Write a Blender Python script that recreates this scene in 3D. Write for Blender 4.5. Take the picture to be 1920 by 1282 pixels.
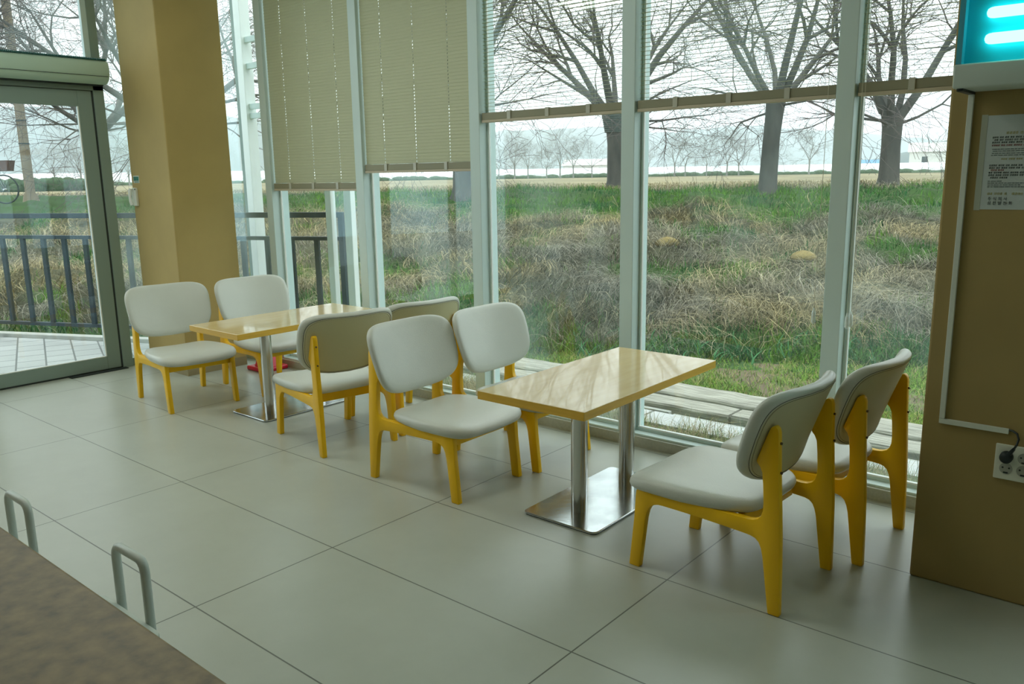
import bpy, bmesh, math, random
import numpy as np
from mathutils import Vector, Matrix

for o in list(bpy.data.objects):
    bpy.data.objects.remove(o, do_unlink=True)
SC = bpy.context.scene
COL = SC.collection
R = math.radians

# ------------------------------------------------------------------ camera
cam_d = bpy.data.cameras.new('camera')
cam = bpy.data.objects.new('camera', cam_d)
COL.objects.link(cam)
cam.location = (4.986, -1.306, 1.476)
yaw, pit, rol = R(130.205), R(-11.461), R(-0.913)
fw = Vector((math.cos(yaw) * math.cos(pit), math.sin(yaw) * math.cos(pit), math.sin(pit)))
rt0 = fw.cross(Vector((0, 0, 1))).normalized()
up0 = rt0.cross(fw)
rt = math.cos(rol) * rt0 + math.sin(rol) * up0
up = -math.sin(rol) * rt0 + math.cos(rol) * up0
cam.rotation_euler = Matrix((rt, up, -fw)).transposed().to_euler()
cam_d.sensor_width = 36.0
cam_d.lens = 1544.5 / 1920 * 36.0
cam_d.clip_start = 0.05
cam_d.clip_end = 6000
SC.camera = cam

# ------------------------------------------------------------------ sky (overcast) and exposure
world = bpy.data.worlds.new('sky')
SC.world = world
world.use_nodes = True
wn, wl = world.node_tree.nodes, world.node_tree.links
wn.clear()
w_out = wn.new('ShaderNodeOutputWorld')
w_bg = wn.new('ShaderNodeBackground')
w_tc = wn.new('ShaderNodeTexCoord')
w_sep = wn.new('ShaderNodeSeparateXYZ')
w_rmp = wn.new('ShaderNodeValToRGB')
wl.new(w_tc.outputs['Generated'], w_sep.inputs[0])
wl.new(w_sep.outputs['Z'], w_rmp.inputs[0])
cr = w_rmp.color_ramp
cr.elements[0].position = 0.0
cr.elements[0].color = (0.57, 0.70, 0.80, 1)
cr.elements[1].position = 1.0
cr.elements[1].color = (1.0, 1.0, 0.98, 1)
for p_, c_ in ((0.07, (0.74, 0.84, 0.92)), (0.14, (0.82, 0.87, 0.91)), (0.45, (0.85, 0.88, 0.90))):
    e_ = cr.elements.new(p_)
    e_.color = (*c_, 1)
wl.new(w_rmp.outputs[0], w_bg.inputs[0])
w_bg.inputs[1].default_value = 1.55
wl.new(w_bg.outputs[0], w_out.inputs[0])

SC.view_settings.view_transform = 'Standard'
SC.view_settings.look = 'None'
SC.view_settings.gamma = 1.0
SC.view_settings.use_curve_mapping = False
SC.view_settings.exposure = 0.90
SC.cycles.max_bounces = 10
SC.cycles.diffuse_bounces = 5
SC.cycles.glossy_bounces = 4
SC.cycles.transparent_max_bounces = 16
SC.cycles.transmission_bounces = 6
SC.cycles.volume_bounces = 1
SC.cycles.caustics_reflective = False
SC.cycles.caustics_refractive = False
SC.cycles.sample_clamp_indirect = 6.0
SC.cycles.use_denoising = True

FILL = 7.0      # emission of the ceiling panels added to brighten the interior


# ------------------------------------------------------------------ materials
def nodes_of(m):
    m.use_nodes = True
    n, l = m.node_tree.nodes, m.node_tree.links
    n.clear()
    return n, l, n.new('ShaderNodeOutputMaterial')


def mat(name, col, rough=0.5, metal=0.0, noise=0.0, nscale=8.0, bump=0.0, bscale=60.0, spec=0.5, coat=0.0,
        col2=None, stretch=(1, 1, 1), detail=4.0, sheen=0.0):
    m = bpy.data.materials.new(name)
    n, l, out = nodes_of(m)
    b = n.new('ShaderNodeBsdfPrincipled')
    l.new(b.outputs[0], out.inputs[0])
    b.inputs['Roughness'].default_value = rough
    b.inputs['Metallic'].default_value = metal
    b.inputs['Specular IOR Level'].default_value = spec
    b.inputs['Coat Weight'].default_value = coat
    tc = n.new('ShaderNodeTexCoord')
    mp = n.new('ShaderNodeMapping')
    mp.inputs['Scale'].default_value = stretch
    l.new(tc.outputs['Object'], mp.inputs[0])
    if noise > 0 or col2:
        t = n.new('ShaderNodeTexNoise')
        t.inputs['Scale'].default_value = nscale
        t.inputs['Detail'].default_value = detail
        l.new(mp.outputs[0], t.inputs['Vector'])
        rp = n.new('ShaderNodeValToRGB')
        l.new(t.outputs['Fac'], rp.inputs[0])
        c2 = col2 or tuple(c * (1 - noise) for c in col)
        rp.color_ramp.elements[0].position = 0.3
        rp.color_ramp.elements[0].color = (*c2, 1)
        rp.color_ramp.elements[1].position = 0.7
        rp.color_ramp.elements[1].color = (*col, 1)
        l.new(rp.outputs[0], b.inputs['Base Color'])
    else:
        b.inputs['Base Color'].default_value = (*col, 1)
    if bump > 0:
        t2 = n.new('ShaderNodeTexNoise')
        t2.inputs['Scale'].default_value = bscale
        t2.inputs['Detail'].default_value = 5
        l.new(mp.outputs[0], t2.inputs['Vector'])
        bp = n.new('ShaderNodeBump')
        bp.inputs['Strength'].default_value = bump
        bp.inputs['Distance'].default_value = 0.01
        l.new(t2.outputs['Fac'], bp.inputs['Height'])
        l.new(bp.outputs[0], b.inputs['Normal'])
    return m


def emit(name, col, s):
    m = bpy.data.materials.new(name)
    n, l, out = nodes_of(m)
    e = n.new('ShaderNodeEmission')
    e.inputs[0].default_value = (*col, 1)
    e.inputs[1].default_value = s
    l.new(e.outputs[0], out.inputs[0])
    return m


def grid_mat(name, col, grout, bw, bh, mortar, rough, offset=0.0, var=0.03, rot=0.0, noise_col=None, loc=(0, 0, 0),
             spec=0.5, coat=0.0, bump=0.15):
    m = bpy.data.materials.new(name)
    n, l, out = nodes_of(m)
    b = n.new('ShaderNodeBsdfPrincipled')
    l.new(b.outputs[0], out.inputs[0])
    tc = n.new('ShaderNodeTexCoord')
    mp = n.new('ShaderNodeMapping')
    mp.inputs['Rotation'].default_value = (0, 0, rot)
    mp.inputs['Location'].default_value = loc
    l.new(tc.outputs['Object'], mp.inputs[0])
    br = n.new('ShaderNodeTexBrick')
    br.offset = offset
    br.offset_frequency = 2
    br.inputs['Scale'].default_value = 1.0
    br.inputs['Brick Width'].default_value = bw
    br.inputs['Row Height'].default_value = bh
    br.inputs['Mortar Size'].default_value = mortar
    br.inputs['Mortar Smooth'].default_value = 0.3
    br.inputs['Color1'].default_value = (*col, 1)
    br.inputs['Color2'].default_value = (*[c * (1 - var) for c in col], 1)
    br.inputs['Mortar'].default_value = (*grout, 1)
    l.new(mp.outputs[0], br.inputs['Vector'])
    no = n.new('ShaderNodeTexNoise')
    no.inputs['Scale'].default_value = 2.2
    no.inputs['Detail'].default_value = 8
    no.inputs['Roughness'].default_value = 0.65
    l.new(mp.outputs[0], no.inputs['Vector'])
    rp = n.new('ShaderNodeValToRGB')
    rp.color_ramp.elements[0].position = 0.25
    rp.color_ramp.elements[0].color = (0.86, 0.86, 0.85, 1)
    rp.color_ramp.elements[1].position = 0.75
    rp.color_ramp.elements[1].color = (1, 1, 1, 1)
    l.new(no.outputs['Fac'], rp.inputs[0])
    mx = n.new('ShaderNodeMix')
    mx.data_type = 'RGBA'
    mx.blend_type = 'MULTIPLY'
    mx.inputs[0].default_value = 1.0
    l.new(br.outputs['Color'], mx.inputs[6])
    l.new(rp.outputs[0], mx.inputs[7])
    l.new(mx.outputs[2], b.inputs['Base Color'])
    b.inputs['Roughness'].default_value = rough
    b.inputs['Specular IOR Level'].default_value = spec
    b.inputs['Coat Weight'].default_value = coat
    bp = n.new('ShaderNodeBump')
    bp.inputs['Strength'].default_value = bump
    bp.inputs['Distance'].default_value = 0.003
    bp.invert = True
    l.new(br.outputs['Fac'], bp.inputs['Height'])
    l.new(bp.outputs[0], b.inputs['Normal'])
    return m


def glass_mat(name='window_glass', tint=(0.925, 0.982, 0.972), dust=0.05, seed=0.0):
    m = bpy.data.materials.new(name)
    n, l, out = nodes_of(m)
    tr = n.new('ShaderNodeBsdfTransparent')
    tr.inputs[0].default_value = (*tint, 1)
    gl = n.new('ShaderNodeBsdfGlossy')
    gl.inputs['Roughness'].default_value = 0.0
    gl.inputs[0].default_value = (0.9, 1.0, 0.98, 1)
    lw = n.new('ShaderNodeLayerWeight')          # Schlick reflectance, the same from both faces of the pane
    lw.inputs[0].default_value = 0.5
    pw = n.new('ShaderNodeMath')
    pw.operation = 'POWER'
    pw.inputs[1].default_value = 4.0
    l.new(lw.outputs['Facing'], pw.inputs[0])
    fr = n.new('ShaderNodeMapRange')
    fr.inputs[3].default_value = 0.035
    fr.inputs[4].default_value = 0.9
    l.new(pw.outputs[0], fr.inputs[0])
    m1 = n.new('ShaderNodeMixShader')
    l.new(fr.outputs[0], m1.inputs[0])
    l.new(tr.outputs[0], m1.inputs[1])
    l.new(gl.outputs[0], m1.inputs[2])
    df = n.new('ShaderNodeBsdfTranslucent')
    df.inputs[0].default_value = (0.62, 0.80, 0.76, 1)
    tc = n.new('ShaderNodeTexCoord')
    mp = n.new('ShaderNodeMapping')
    mp.inputs['Scale'].default_value = (1.4, 1.4, 0.8)
    mp.inputs['Location'].default_value = (seed, 0, 0)
    l.new(tc.outputs['Object'], mp.inputs[0])
    no = n.new('ShaderNodeTexNoise')
    no.inputs['Scale'].default_value = 1.6
    no.inputs['Detail'].default_value = 5
    l.new(mp.outputs[0], no.inputs['Vector'])
    mr = n.new('ShaderNodeMapRange')
    mr.inputs[1].default_value = 0.42
    mr.inputs[2].default_value = 0.72
    mr.inputs[3].default_value = dust * 0.25
    mr.inputs[4].default_value = dust * 2.0
    l.new(no.outputs['Fac'], mr.inputs[0])
    m2 = n.new('ShaderNodeMixShader')
    l.new(mr.outputs[0], m2.inputs[0])
    l.new(m1.outputs[0], m2.inputs[1])
    l.new(df.outputs[0], m2.inputs[2])
    l.new(m2.outputs[0], out.inputs[0])
    return m


def vcol_mat(name, rough=0.9, spec=0.2, trans=0.0):
    m = bpy.data.materials.new(name)
    n, l, out = nodes_of(m)
    b = n.new('ShaderNodeBsdfPrincipled')
    a = n.new('ShaderNodeVertexColor')
    a.layer_name = 'Col'
    l.new(a.outputs[0], b.inputs['Base Color'])
    b.inputs['Roughness'].default_value = rough
    b.inputs['Specular IOR Level'].default_value = spec
    l.new(b.outputs[0], out.inputs[0])
    return m


M = {}
M['floor'] = grid_mat('floor_tile', (0.455, 0.485, 0.42), (0.13, 0.14, 0.115), 1.2, 0.6, 0.0032, 0.30, spec=0.6, bump=0.3)
M['wood'] = mat('yellow_painted_wood', (0.94, 0.545, 0.004), 0.38, noise=0.14, nscale=6, stretch=(1, 1, .25), coat=0.08, spec=0.35)
M['leather'] = mat('grey_leatherette', (0.60, 0.62, 0.56), 0.30, bump=0.10, bscale=220, noise=0.04, nscale=5)
M['leather_back'] = mat('taupe_leatherette', (0.57, 0.545, 0.34), 0.5, bump=0.12, bscale=220)
M['stitch'] = mat('dark_stitching', (0.10, 0.09, 0.07), 0.8)
M['screw'] = mat('dark_screw', (0.12, 0.07, 0.03), 0.5)
M['table_top'] = mat('maple_laminate', (0.74, 0.57, 0.28), 0.17, col2=(0.68, 0.50, 0.22), nscale=5, stretch=(5, 0.8, 1), coat=0.5, detail=6)
M['table_edge'] = mat('maple_edge', (0.76, 0.46, 0.055), 0.35, col2=(0.66, 0.38, 0.04), nscale=6, stretch=(1, 1, 12))
M['steel'] = mat('brushed_steel', (0.62, 0.62, 0.60), 0.20, metal=1.0, bump=0.03, bscale=90, stretch=(1, 1, .05))
M['steel_plate'] = mat('scuffed_steel', (0.66, 0.69, 0.69), 0.17, metal=1.0, noise=0.25, nscale=7, bump=0.05, bscale=30)
M['frame'] = mat('pale_aluminium', (0.58, 0.71, 0.69), 0.40, spec=0.5)
M['door_frame'] = mat('grey_aluminium', (0.235, 0.315, 0.28), 0.42)
M['gasket'] = mat('rubber_gasket', (0.02, 0.03, 0.028), 0.6)
M['white_metal'] = mat('white_metal', (0.84, 0.88, 0.85), 0.35)
M['sill'] = mat('granite_sill', (0.46, 0.48, 0.41), 0.55, noise=0.15, nscale=90)
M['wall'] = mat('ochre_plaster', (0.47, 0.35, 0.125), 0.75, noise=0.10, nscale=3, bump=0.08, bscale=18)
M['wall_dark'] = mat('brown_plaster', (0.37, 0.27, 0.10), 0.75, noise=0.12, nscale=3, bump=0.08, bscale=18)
M['back_wall'] = mat('cream_plaster', (0.50, 0.45, 0.36), 0.8)
M['ceiling'] = mat('ceiling_paint', (0.78, 0.78, 0.74), 0.9)
M['blind'] = mat('blind_slat', (0.50, 0.52, 0.35), 0.55)
M['blind_rail'] = mat('blind_rail', (0.27, 0.26, 0.17), 0.5)
M['blind_lip'] = mat('blind_lip', (0.52, 0.46, 0.34), 0.5)
M['clip'] = mat('clear_clip', (0.50, 0.50, 0.42), 0.3)
M['cord'] = mat('blind_cord', (0.62, 0.60, 0.48), 0.7)
M['acrylic'] = mat('clear_acrylic', (0.75, 0.85, 0.84), 0.08, spec=0.8)
M['glass'] = glass_mat(dust=0.045)
M['glass_clean'] = glass_mat('door_glass', tint=(0.93, 0.982, 0.972), dust=0.010)
M['glass_dusty'] = glass_mat('dusty_glass', tint=(0.92, 0.98, 0.97), dust=0.08, seed=3.0)
M['air'] = mat('air_curtain_plastic', (0.50, 0.66, 0.56), 0.45)
M['vent'] = mat('dark_green_vent', (0.015, 0.10, 0.085), 0.5)
M['counter'] = mat('speckled_stone', (0.32, 0.225, 0.10), 0.45, col2=(0.15, 0.11, 0.055), nscale=45, detail=8)
M['counter_edge'] = mat('counter_front', (0.27, 0.17, 0.07), 0.4)
M['stool'] = mat('pale_metal_tube', (0.52, 0.58, 0.54), 0.35)
M['conduit'] = mat('white_conduit', (0.64, 0.68, 0.60), 0.5)
M['outlet'] = mat('white_plastic', (0.70, 0.72, 0.62), 0.4)
M['socket'] = mat('socket_recess', (0.36, 0.37, 0.31), 0.5)
M['black'] = mat('black_rubber', (0.012, 0.02, 0.022), 0.45)
M['paper'] = mat('paper', (0.50, 0.56, 0.54), 0.8)
M['ink'] = mat('ink', (0.03, 0.05, 0.05), 0.8)
M['ink2'] = mat('grey_ink', (0.13, 0.18, 0.18), 0.8)
M['ink_red'] = mat('red_ink', (0.25, 0.06, 0.06), 0.8)
M['ink_gold'] = mat('gold_ink', (0.42, 0.40, 0.17), 0.8)
M['tape'] = mat('clear_tape_film', (0.42, 0.45, 0.36), 0.3)
M['green'] = mat('green_sticker', (0.0, 0.16, 0.10), 0.5)
M['red'] = mat('red_plastic', (0.55, 0.005, 0.03), 0.35)
M['lightbox'] = mat('grey_box_frame', (0.50, 0.58, 0.52), 0.45)
M['cyan_panel'] = mat('cyan_panel', (0.0, 0.50, 0.66), 0.5)
M['blue_edge'] = mat('blue_acrylic_edge', (0.08, 0.42, 0.55), 0.35)
M['tube'] = emit('lit_tube', (0.16, 1.0, 0.86), 2.6)
M['panel'] = emit('fill_panel', (0.97, 1.0, 0.88), FILL)
M['paver'] = grid_mat('grey_pavers', (0.46, 0.48, 0.475), (0.15, 0.16, 0.155), 0.26, 0.22, 0.008, 0.75, offset=0.5, var=0.14, rot=R(20), bump=0.6)
M['slab'] = grid_mat('pale_slabs', (0.62, 0.63, 0.63), (0.22, 0.23, 0.21), 0.9, 5.0, 0.012, 0.8, loc=(0.36, 0, 0), bump=0.5)
M['kerb'] = mat('concrete_kerb', (0.50, 0.51, 0.47), 0.85, noise=0.2, nscale=12)
M['timber'] = mat('weathered_timber', (0.56, 0.54, 0.46), 0.9, col2=(0.20, 0.19, 0.155), nscale=22, stretch=(.22, 3, 3), bump=0.8, bscale=26, detail=9)
M['rail'] = mat('navy_painted_steel', (0.010, 0.024, 0.034), 0.5, spec=0.25)
M['bark'] = mat('grey_bark', (0.105, 0.10, 0.088), 0.9, col2=(0.055, 0.055, 0.05), nscale=5, stretch=(1, 1, .3))
M['twig'] = mat('twig_bark', (0.11, 0.085, 0.078), 0.9)
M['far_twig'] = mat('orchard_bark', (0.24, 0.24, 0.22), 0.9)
M['pole'] = mat('concrete_pole', (0.27, 0.21, 0.14), 0.85)
M['hedge'] = mat('hedge_leaf', (0.07, 0.12, 0.06), 0.9, noise=0.5, nscale=9)
M['greenhouse'] = mat('greenhouse_film', (0.86, 0.90, 0.92), 0.4)
M['hill'] = mat('hill_woodland', (0.075, 0.115, 0.12), 1.0, noise=0.3, nscale=0.02)
M['roof_blue'] = mat('blue_roof', (0.08, 0.25, 0.42), 0.5)
M['house'] = mat('house_wall', (0.72, 0.72, 0.70), 0.8)
M['tire'] = mat('tyre', (0.02, 0.03, 0.03), 0.7)
M['bikeframe'] = mat('bike_frame', (0.04, 0.045, 0.05), 0.4)
M['basket'] = mat('wicker_basket', (0.16, 0.075, 0.06), 0.8, noise=0.4, nscale=60)
M['skin'] = mat('skin', (0.55, 0.36, 0.26), 0.6)
M['jacket'] = mat('dark_jacket', (0.05, 0.06, 0.08), 0.8)
M['ground'] = vcol_mat('bank_ground')
M['blade'] = vcol_mat('blades')
M['bank_dome'] = mat('yellow_dome', (0.30, 0.225, 0.075), 0.9, noise=0.3, nscale=40)


# ------------------------------------------------------------------ mesh helpers
class MB:
    def __init__(s):
        s.v, s.f, s.m = [], [], []

    def add(s, vs, fs, mi=0):
        o = len(s.v)
        s.v += [tuple(v) for v in vs]
        s.f += [tuple(i + o for i in f) for f in fs]
        s.m += [mi] * len(fs)
        return s

    def box(s, x0, x1, y0, y1, z0, z1, mi=0):
        vs = [(x, y, z) for x in (x0, x1) for y in (y0, y1) for z in (z0, z1)]
        return s.add(vs, [(0, 1, 3, 2), (4, 6, 7, 5), (0, 4, 5, 1), (2, 3, 7, 6), (0, 2, 6, 4), (1, 5, 7, 3)], mi)

    def bar(s, a, b, w, h, mi=0, upv=(0, 0, 1)):
        a, b = Vector(a), Vector(b)
        d = (b - a).normalized()
        u_ = Vector(upv)
        if abs(d.dot(u_)) > .98:
            u_ = Vector((1, 0, 0))
        sd = d.cross(u_).normalized()
        u_ = sd.cross(d)
        vs = []
        for p in (a, b):
            for i, j in ((-1, -1), (1, -1), (1, 1), (-1, 1)):
                vs.append(p + sd * (i * w / 2) + u_ * (j * h / 2))
        return s.add(vs, [(3, 2, 1, 0), (4, 5, 6, 7), (0, 1, 5, 4), (1, 2, 6, 5), (2, 3, 7, 6), (3, 0, 4, 7)], mi)

    def tube(s, pts, rad, n=8, mi=0, closed=False, caps=True):
        pts = [Vector(p) for p in pts]
        k = len(pts)
        rads = rad if isinstance(rad, (list, tuple)) else [rad] * k
        vs, prev = [], None
        for i, p in enumerate(pts):
            if closed:
                d = pts[(i + 1) % k] - pts[i - 1]
            else:
                d = pts[min(i + 1, k - 1)] - pts[max(i - 1, 0)]
            d.normalize()
            if prev is None:
                a = Vector((0, 0, 1)) if abs(d.z) < .9 else Vector((1, 0, 0))
                u_ = d.cross(a).normalized()
            else:
                u_ = (prev - d * prev.dot(d)).normalized()
            prev = u_
            w = d.cross(u_)
            for j in range(n):
                t = 2 * math.pi * j / n
                vs.append(p + (u_ * math.cos(t) + w * math.sin(t)) * rads[i])
        fs = []
        for i in range(k if closed else k - 1):
            for j in range(n):
                a0, a1 = i * n + j, i * n + (j + 1) % n
                b0, b1 = ((i + 1) % k) * n + j, ((i + 1) % k) * n + (j + 1) % n
                fs.append((a0, a1, b1, b0))
        if caps and not closed:
            fs.append(tuple(range(n - 1, -1, -1)))
            fs.append(tuple((k - 1) * n + j for j in range(n)))
        return s.add(vs, fs, mi)

    def cyl(s, c, r, z0, z1, n=24, mi=0, r2=None):
        r2 = r if r2 is None else r2
        vs = [(c[0] + q * math.cos(2 * math.pi * j / n), c[1] + q * math.sin(2 * math.pi * j / n), z)
              for q, z in ((r, z0), (r2, z1)) for j in range(n)]
        fs = [(j, (j + 1) % n, n + (j + 1) % n, n + j) for j in range(n)]
        fs += [tuple(range(n - 1, -1, -1)), tuple(range(n, 2 * n))]
        return s.add(vs, fs, mi)

    def prism(s, poly, y0, y1, mi=0, axis='y'):
        """poly in (x,z), extruded along y; axis 'x': poly in (y,z); axis 'z': poly in (x,y)"""
        n = len(poly)
        def P(a, b, t):
            return (a, t, b) if axis == 'y' else ((t, a, b) if axis == 'x' else (a, b, t))
        vs = [P(a, b, y0) for a, b in poly] + [P(a, b, y1) for a, b in poly]
        fs = [(i, (i + 1) % n, n + (i + 1) % n, n + i) for i in range(n)]
        fs += [tuple(range(n - 1, -1, -1)), tuple(range(n, 2 * n))]
        return s.add(vs, fs, mi)

    def build(s, name, mats, parent=None, smooth=None, bevel=0.0, seg=2, keep=None):
        me = bpy.data.meshes.new(name)
        me.from_pydata(s.v, [], s.f)
        mats = mats if isinstance(mats, (list, tuple)) else [mats]
        for m_ in mats:
            me.materials.append(m_)
        if len(mats) > 1:
            me.polygons.foreach_set('material_index', s.m)
        bm = bmesh.new()
        bm.from_mesh(me)
        bmesh.ops.recalc_face_normals(bm, faces=bm.faces)
        if bevel > 0:
            es = [e for e in bm.edges if len(e.link_faces) == 2 and e.calc_face_angle(0) > R(25)
                  and (keep is None or keep(e))]
            bmesh.ops.bevel(bm, geom=es, offset=bevel, segments=seg, profile=0.5, affect='EDGES', clamp_overlap=True)
        bm.to_mesh(me)
        bm.free()
        if smooth is not None:
            me.polygons.foreach_set('use_smooth', [True] * len(me.polygons))
            if smooth < 180:
                me.set_sharp_from_angle(angle=R(smooth))
        me.update()
        o = bpy.data.objects.new(name, me)
        COL.objects.link(o)
        if parent:
            o.parent = parent
        return o


def tag(o, label, cat, group=None, kind=None):
    o['label'] = label
    o['category'] = cat
    if group:
        o['group'] = group
    if kind:
        o['kind'] = kind
    return o


def struct(o):
    o['kind'] = 'structure'
    return o


def empty(name, loc=(0, 0, 0), rz=0.0):
    o = bpy.data.objects.new(name, None)
    o.location = loc
    o.rotation_euler = (0, 0, rz)
    o.empty_display_size = 0.2
    COL.objects.link(o)
    return o


def copy_tree(o, parent=None):
    c = o.copy()
    COL.objects.link(c)
    if parent:
        c.parent = parent
    for ch in [x for x in bpy.data.objects if x.parent == o]:
        copy_tree(ch, c)
    return c


# ================================================================== THE ROOM
struct(MB().box(-1.68, 8.2, -5.2, 2.44, -0.12, 0.0).build('floor', M['floor']))
struct(MB().box(-1.7, 8.2, -5.2, 2.62, 3.3, 3.42).build('ceiling', M['ceiling']))
struct(MB().box(-1.70, 8.2, -5.32, -5.2, -0.12, 3.42).build('wall_back', M['back_wall']))
struct(MB().box(8.2, 8.32, -5.32, 2.62, -0.12, 3.42).build('wall_right', M['back_wall']))
struct(MB().box(-1.72, -1.60, -5.2, -1.5, -0.12, 3.3).build('wall_left', M['back_wall']))

# columns (part of the room)
def column(name, x0, x1, y0, y1, m):
    return struct(MB().box(x0, x1, y0, y1, 0.0, 3.3).build(name, m, bevel=0.008))
column('wall_column_left', -1.487, -0.89, 1.793, 2.30, M['wall'])
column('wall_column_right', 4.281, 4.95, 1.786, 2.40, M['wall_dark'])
bl = MB()
bl.box(-1.492, -0.885, 1.788, 1.793, 0, 0.07)
bl.box(-0.89, -0.885, 1.793, 2.30, 0, 0.07)
struct(bl.build('baseboard_left', mat('skirting', (0.30, 0.25, 0.13), 0.6)))

# window wall : sill, mullions, glass
sill = MB()
sill.box(-1.60, 8.2, 2.44, 2.62, -0.12, 0.058)
struct(sill.build('trim_1', M['sill'], bevel=0.003))
ZT = 3.22
MX = [-1.57, -0.635, 0.455, 1.540, 2.617, 3.714, 4.80, 5.89, 6.98, 8.1]
fr = MB()
fr.box(-1.60, 8.2, 2.455, 2.60, 0.058, 0.070)
fr.box(-1.60, 8.2, 2.515, 2.535, 0.070, 0.085)
fr.box(-1.60, 8.2, 2.45, 2.60, ZT, 3.3)
struct(fr.build('trim_2', M['frame'], bevel=0.002))
for i, mx in enumerate(MX):
    m_ = MB()
    m_.box(mx - 0.040, mx + 0.040, 2.452, 2.60, 0.070, ZT)
    m_.box(mx + 0.040, mx + 0.052, 2.520, 2.534, 0.085, ZT)
    m_.box(mx - 0.052, mx - 0.040, 2.520, 2.534, 0.085, ZT)
    struct(m_.build('trim_%d' % (3 + i), M['frame'], bevel=0.003))
for i in range(len(MX) - 1):
    g = MB().box(MX[i] + 0.040, MX[i + 1] - 0.040, 2.5255, 2.5315, 0.070, ZT)
    w = struct(g.build('window_%d' % (i + 1), M['glass_dusty'] if i == 0 else M['glass']))
    # white reveal line along the pane's edge
    e = MB()
    e.box(MX[i] + 0.0525, MX[i] + 0.058, 2.519, 2.533, 0.086, ZT)
    e.box(MX[i] + 0.0525, MX[i + 1] - 0.0525, 2.514, 2.533, 0.086, 0.094)
    e.build('pane_bead', M['white_metal'], w)

# door wall (x = -1.6)
jm = MB()
jm.box(-1.68, -1.60, 1.625, 1.705, 0.0, 2.19)
jm.box(-1.68, -1.60, 0.505, 0.585, 0.0, 2.19)
jm.box(-1.68, -1.60, 0.505, 1.705, 2.15, 2.20)
jm.box(-1.66, -1.60, 1.640, 1.705, 2.20, 3.3)
jm.box(-1.66, -1.60, 0.505, 0.570, 2.20, 3.3)
jm.box(-1.68, -1.62, 1.705, 2.45, 0.0, 0.06)
jm.box(-1.68, -1.62, -1.5, 0.505, 0.0, 0.06)
jm.box(-1.68, -1.62, -1.5, -1.43, 0.06, 3.3)
jm.box(-1.68, -1.62, -0.50, -0.43, 0.06, 3.3)
struct(jm.build('trim_13', M['frame'] if False else M['door_frame'], bevel=0.003))
pm = MB().box(-1.640, -1.604, 1.600, 1.642, 2.36, 3.3)
struct(pm.build('trim_14', M['frame'], bevel=0.002))
g = MB()
g.box(-1.645, -1.639, 1.705, 2.50, 0.06, 3.3)
struct(g.build('window_11', M['glass_dusty']))
struct(MB().box(-1.645, -1.639, 0.570, 1.640, 2.20, 3.3).build('window_12', M['glass']))
struct(MB().box(-1.645, -1.639, -0.43, 0.505, 0.06, 3.3).build('window_13', M['glass']))
struct(MB().box(-1.645, -1.639, -1.43, -0.50, 0.06, 3.3).build('window_14', M['glass']))

door = struct(empty('door_1', (-1.63, 1.615, 0)))
lf = MB()      # local frame: x = 0 plane of the leaf, y from -1.02 to 0
lf.box(-0.02, 0.025, -0.108, -0.004, 0.012, 2.145)
lf.box(-0.02, 0.025, -1.02, -0.915, 0.012, 2.145)
lf.box(-0.02, 0.025, -0.915, -0.108, 0.012, 0.112)
lf.box(-0.02, 0.025, -0.915, -0.108, 2.030, 2.145)
lf.build('door_leaf', M['door_frame'], door, bevel=0.003)
gk = MB()
gk.box(-0.03, 0.022, -0.004, 0.010, 0.0, 2.16)
gk.box(-0.03, 0.022, -1.03, 0.010, 2.145, 2.152)
gk.box(-0.03, 0.022, -1.03, 0.010, 0.0, 0.012)
gk.build('door_seal', M['gasket'], door)
gi = MB()
gi.box(0.010, 0.024, -0.116, -0.108, 0.112, 2.03)
gi.box(0.010, 0.024, -0.915, -0.108, 0.112, 0.118)
gi.build('glazing_bead', M['white_metal'], door)
MB().box(-0.003, 0.003, -0.915, -0.108, 0.112, 2.03).build('door_glass', M['glass_clean'], door)

# threshold plate by the door
t_ = MB().box(-1.60, -1.545, 1.20, 1.64, 0.0, 0.006).build('trim_15', M['gasket'])
struct(t_)

# air curtain above the door
ac = empty('air_curtain', (-1.60, 0, 2.19))
prof = [(0.0, 0.0), (0.075, 0.0), (0.115, 0.022), (0.135, 0.055), (0.140, 0.10), (0.135, 0.150), (0.120, 0.168), (0.0, 0.172)]
bd = MB()
n_ = len(prof)
ys = [0.15, 1.690, 1.705]
vs, fs = [], []
for k, y in enumerate(ys):
    s_ = 1.0 if k < 2 else 0.93
    for a, b in prof:
        vs.append((a * s_, y, 0.086 + (b - 0.086) * s_))
for k in range(2):
    for j in range(n_):
        fs.append((k * n_ + j, k * n_ + (j + 1) % n_, (k + 1) * n_ + (j + 1) % n_, (k + 1) * n_ + j))
fs += [tuple(range(n_)), tuple(range(3 * n_ - 1, 2 * n_ - 1, -1))]
bd.add(vs, fs)
bd.build('housing', M['air'], ac, smooth=40)
vt = MB()
vt.box(0.004, 0.128, 0.17, 1.69, 0.168, 0.176)
y = 0.18
while y < 1.68:
    vt.box(0.118, 0.134, y, y + 0.006, 0.166, 0.181)
    y += 0.013
vt.build('vent_grille', M['vent'], ac)
sm = MB().box(0.134, 0.1385, 0.16, 1.69, 0.052, 0.055)
sm.box(0.0, 0.062, 0.16, 1.68, -0.008, 0.0)
sm.build('seam_strip', M['gasket'], ac)
tag(ac, 'long pale grey air curtain unit with dark green vent above the glass door', 'air curtain')

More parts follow.
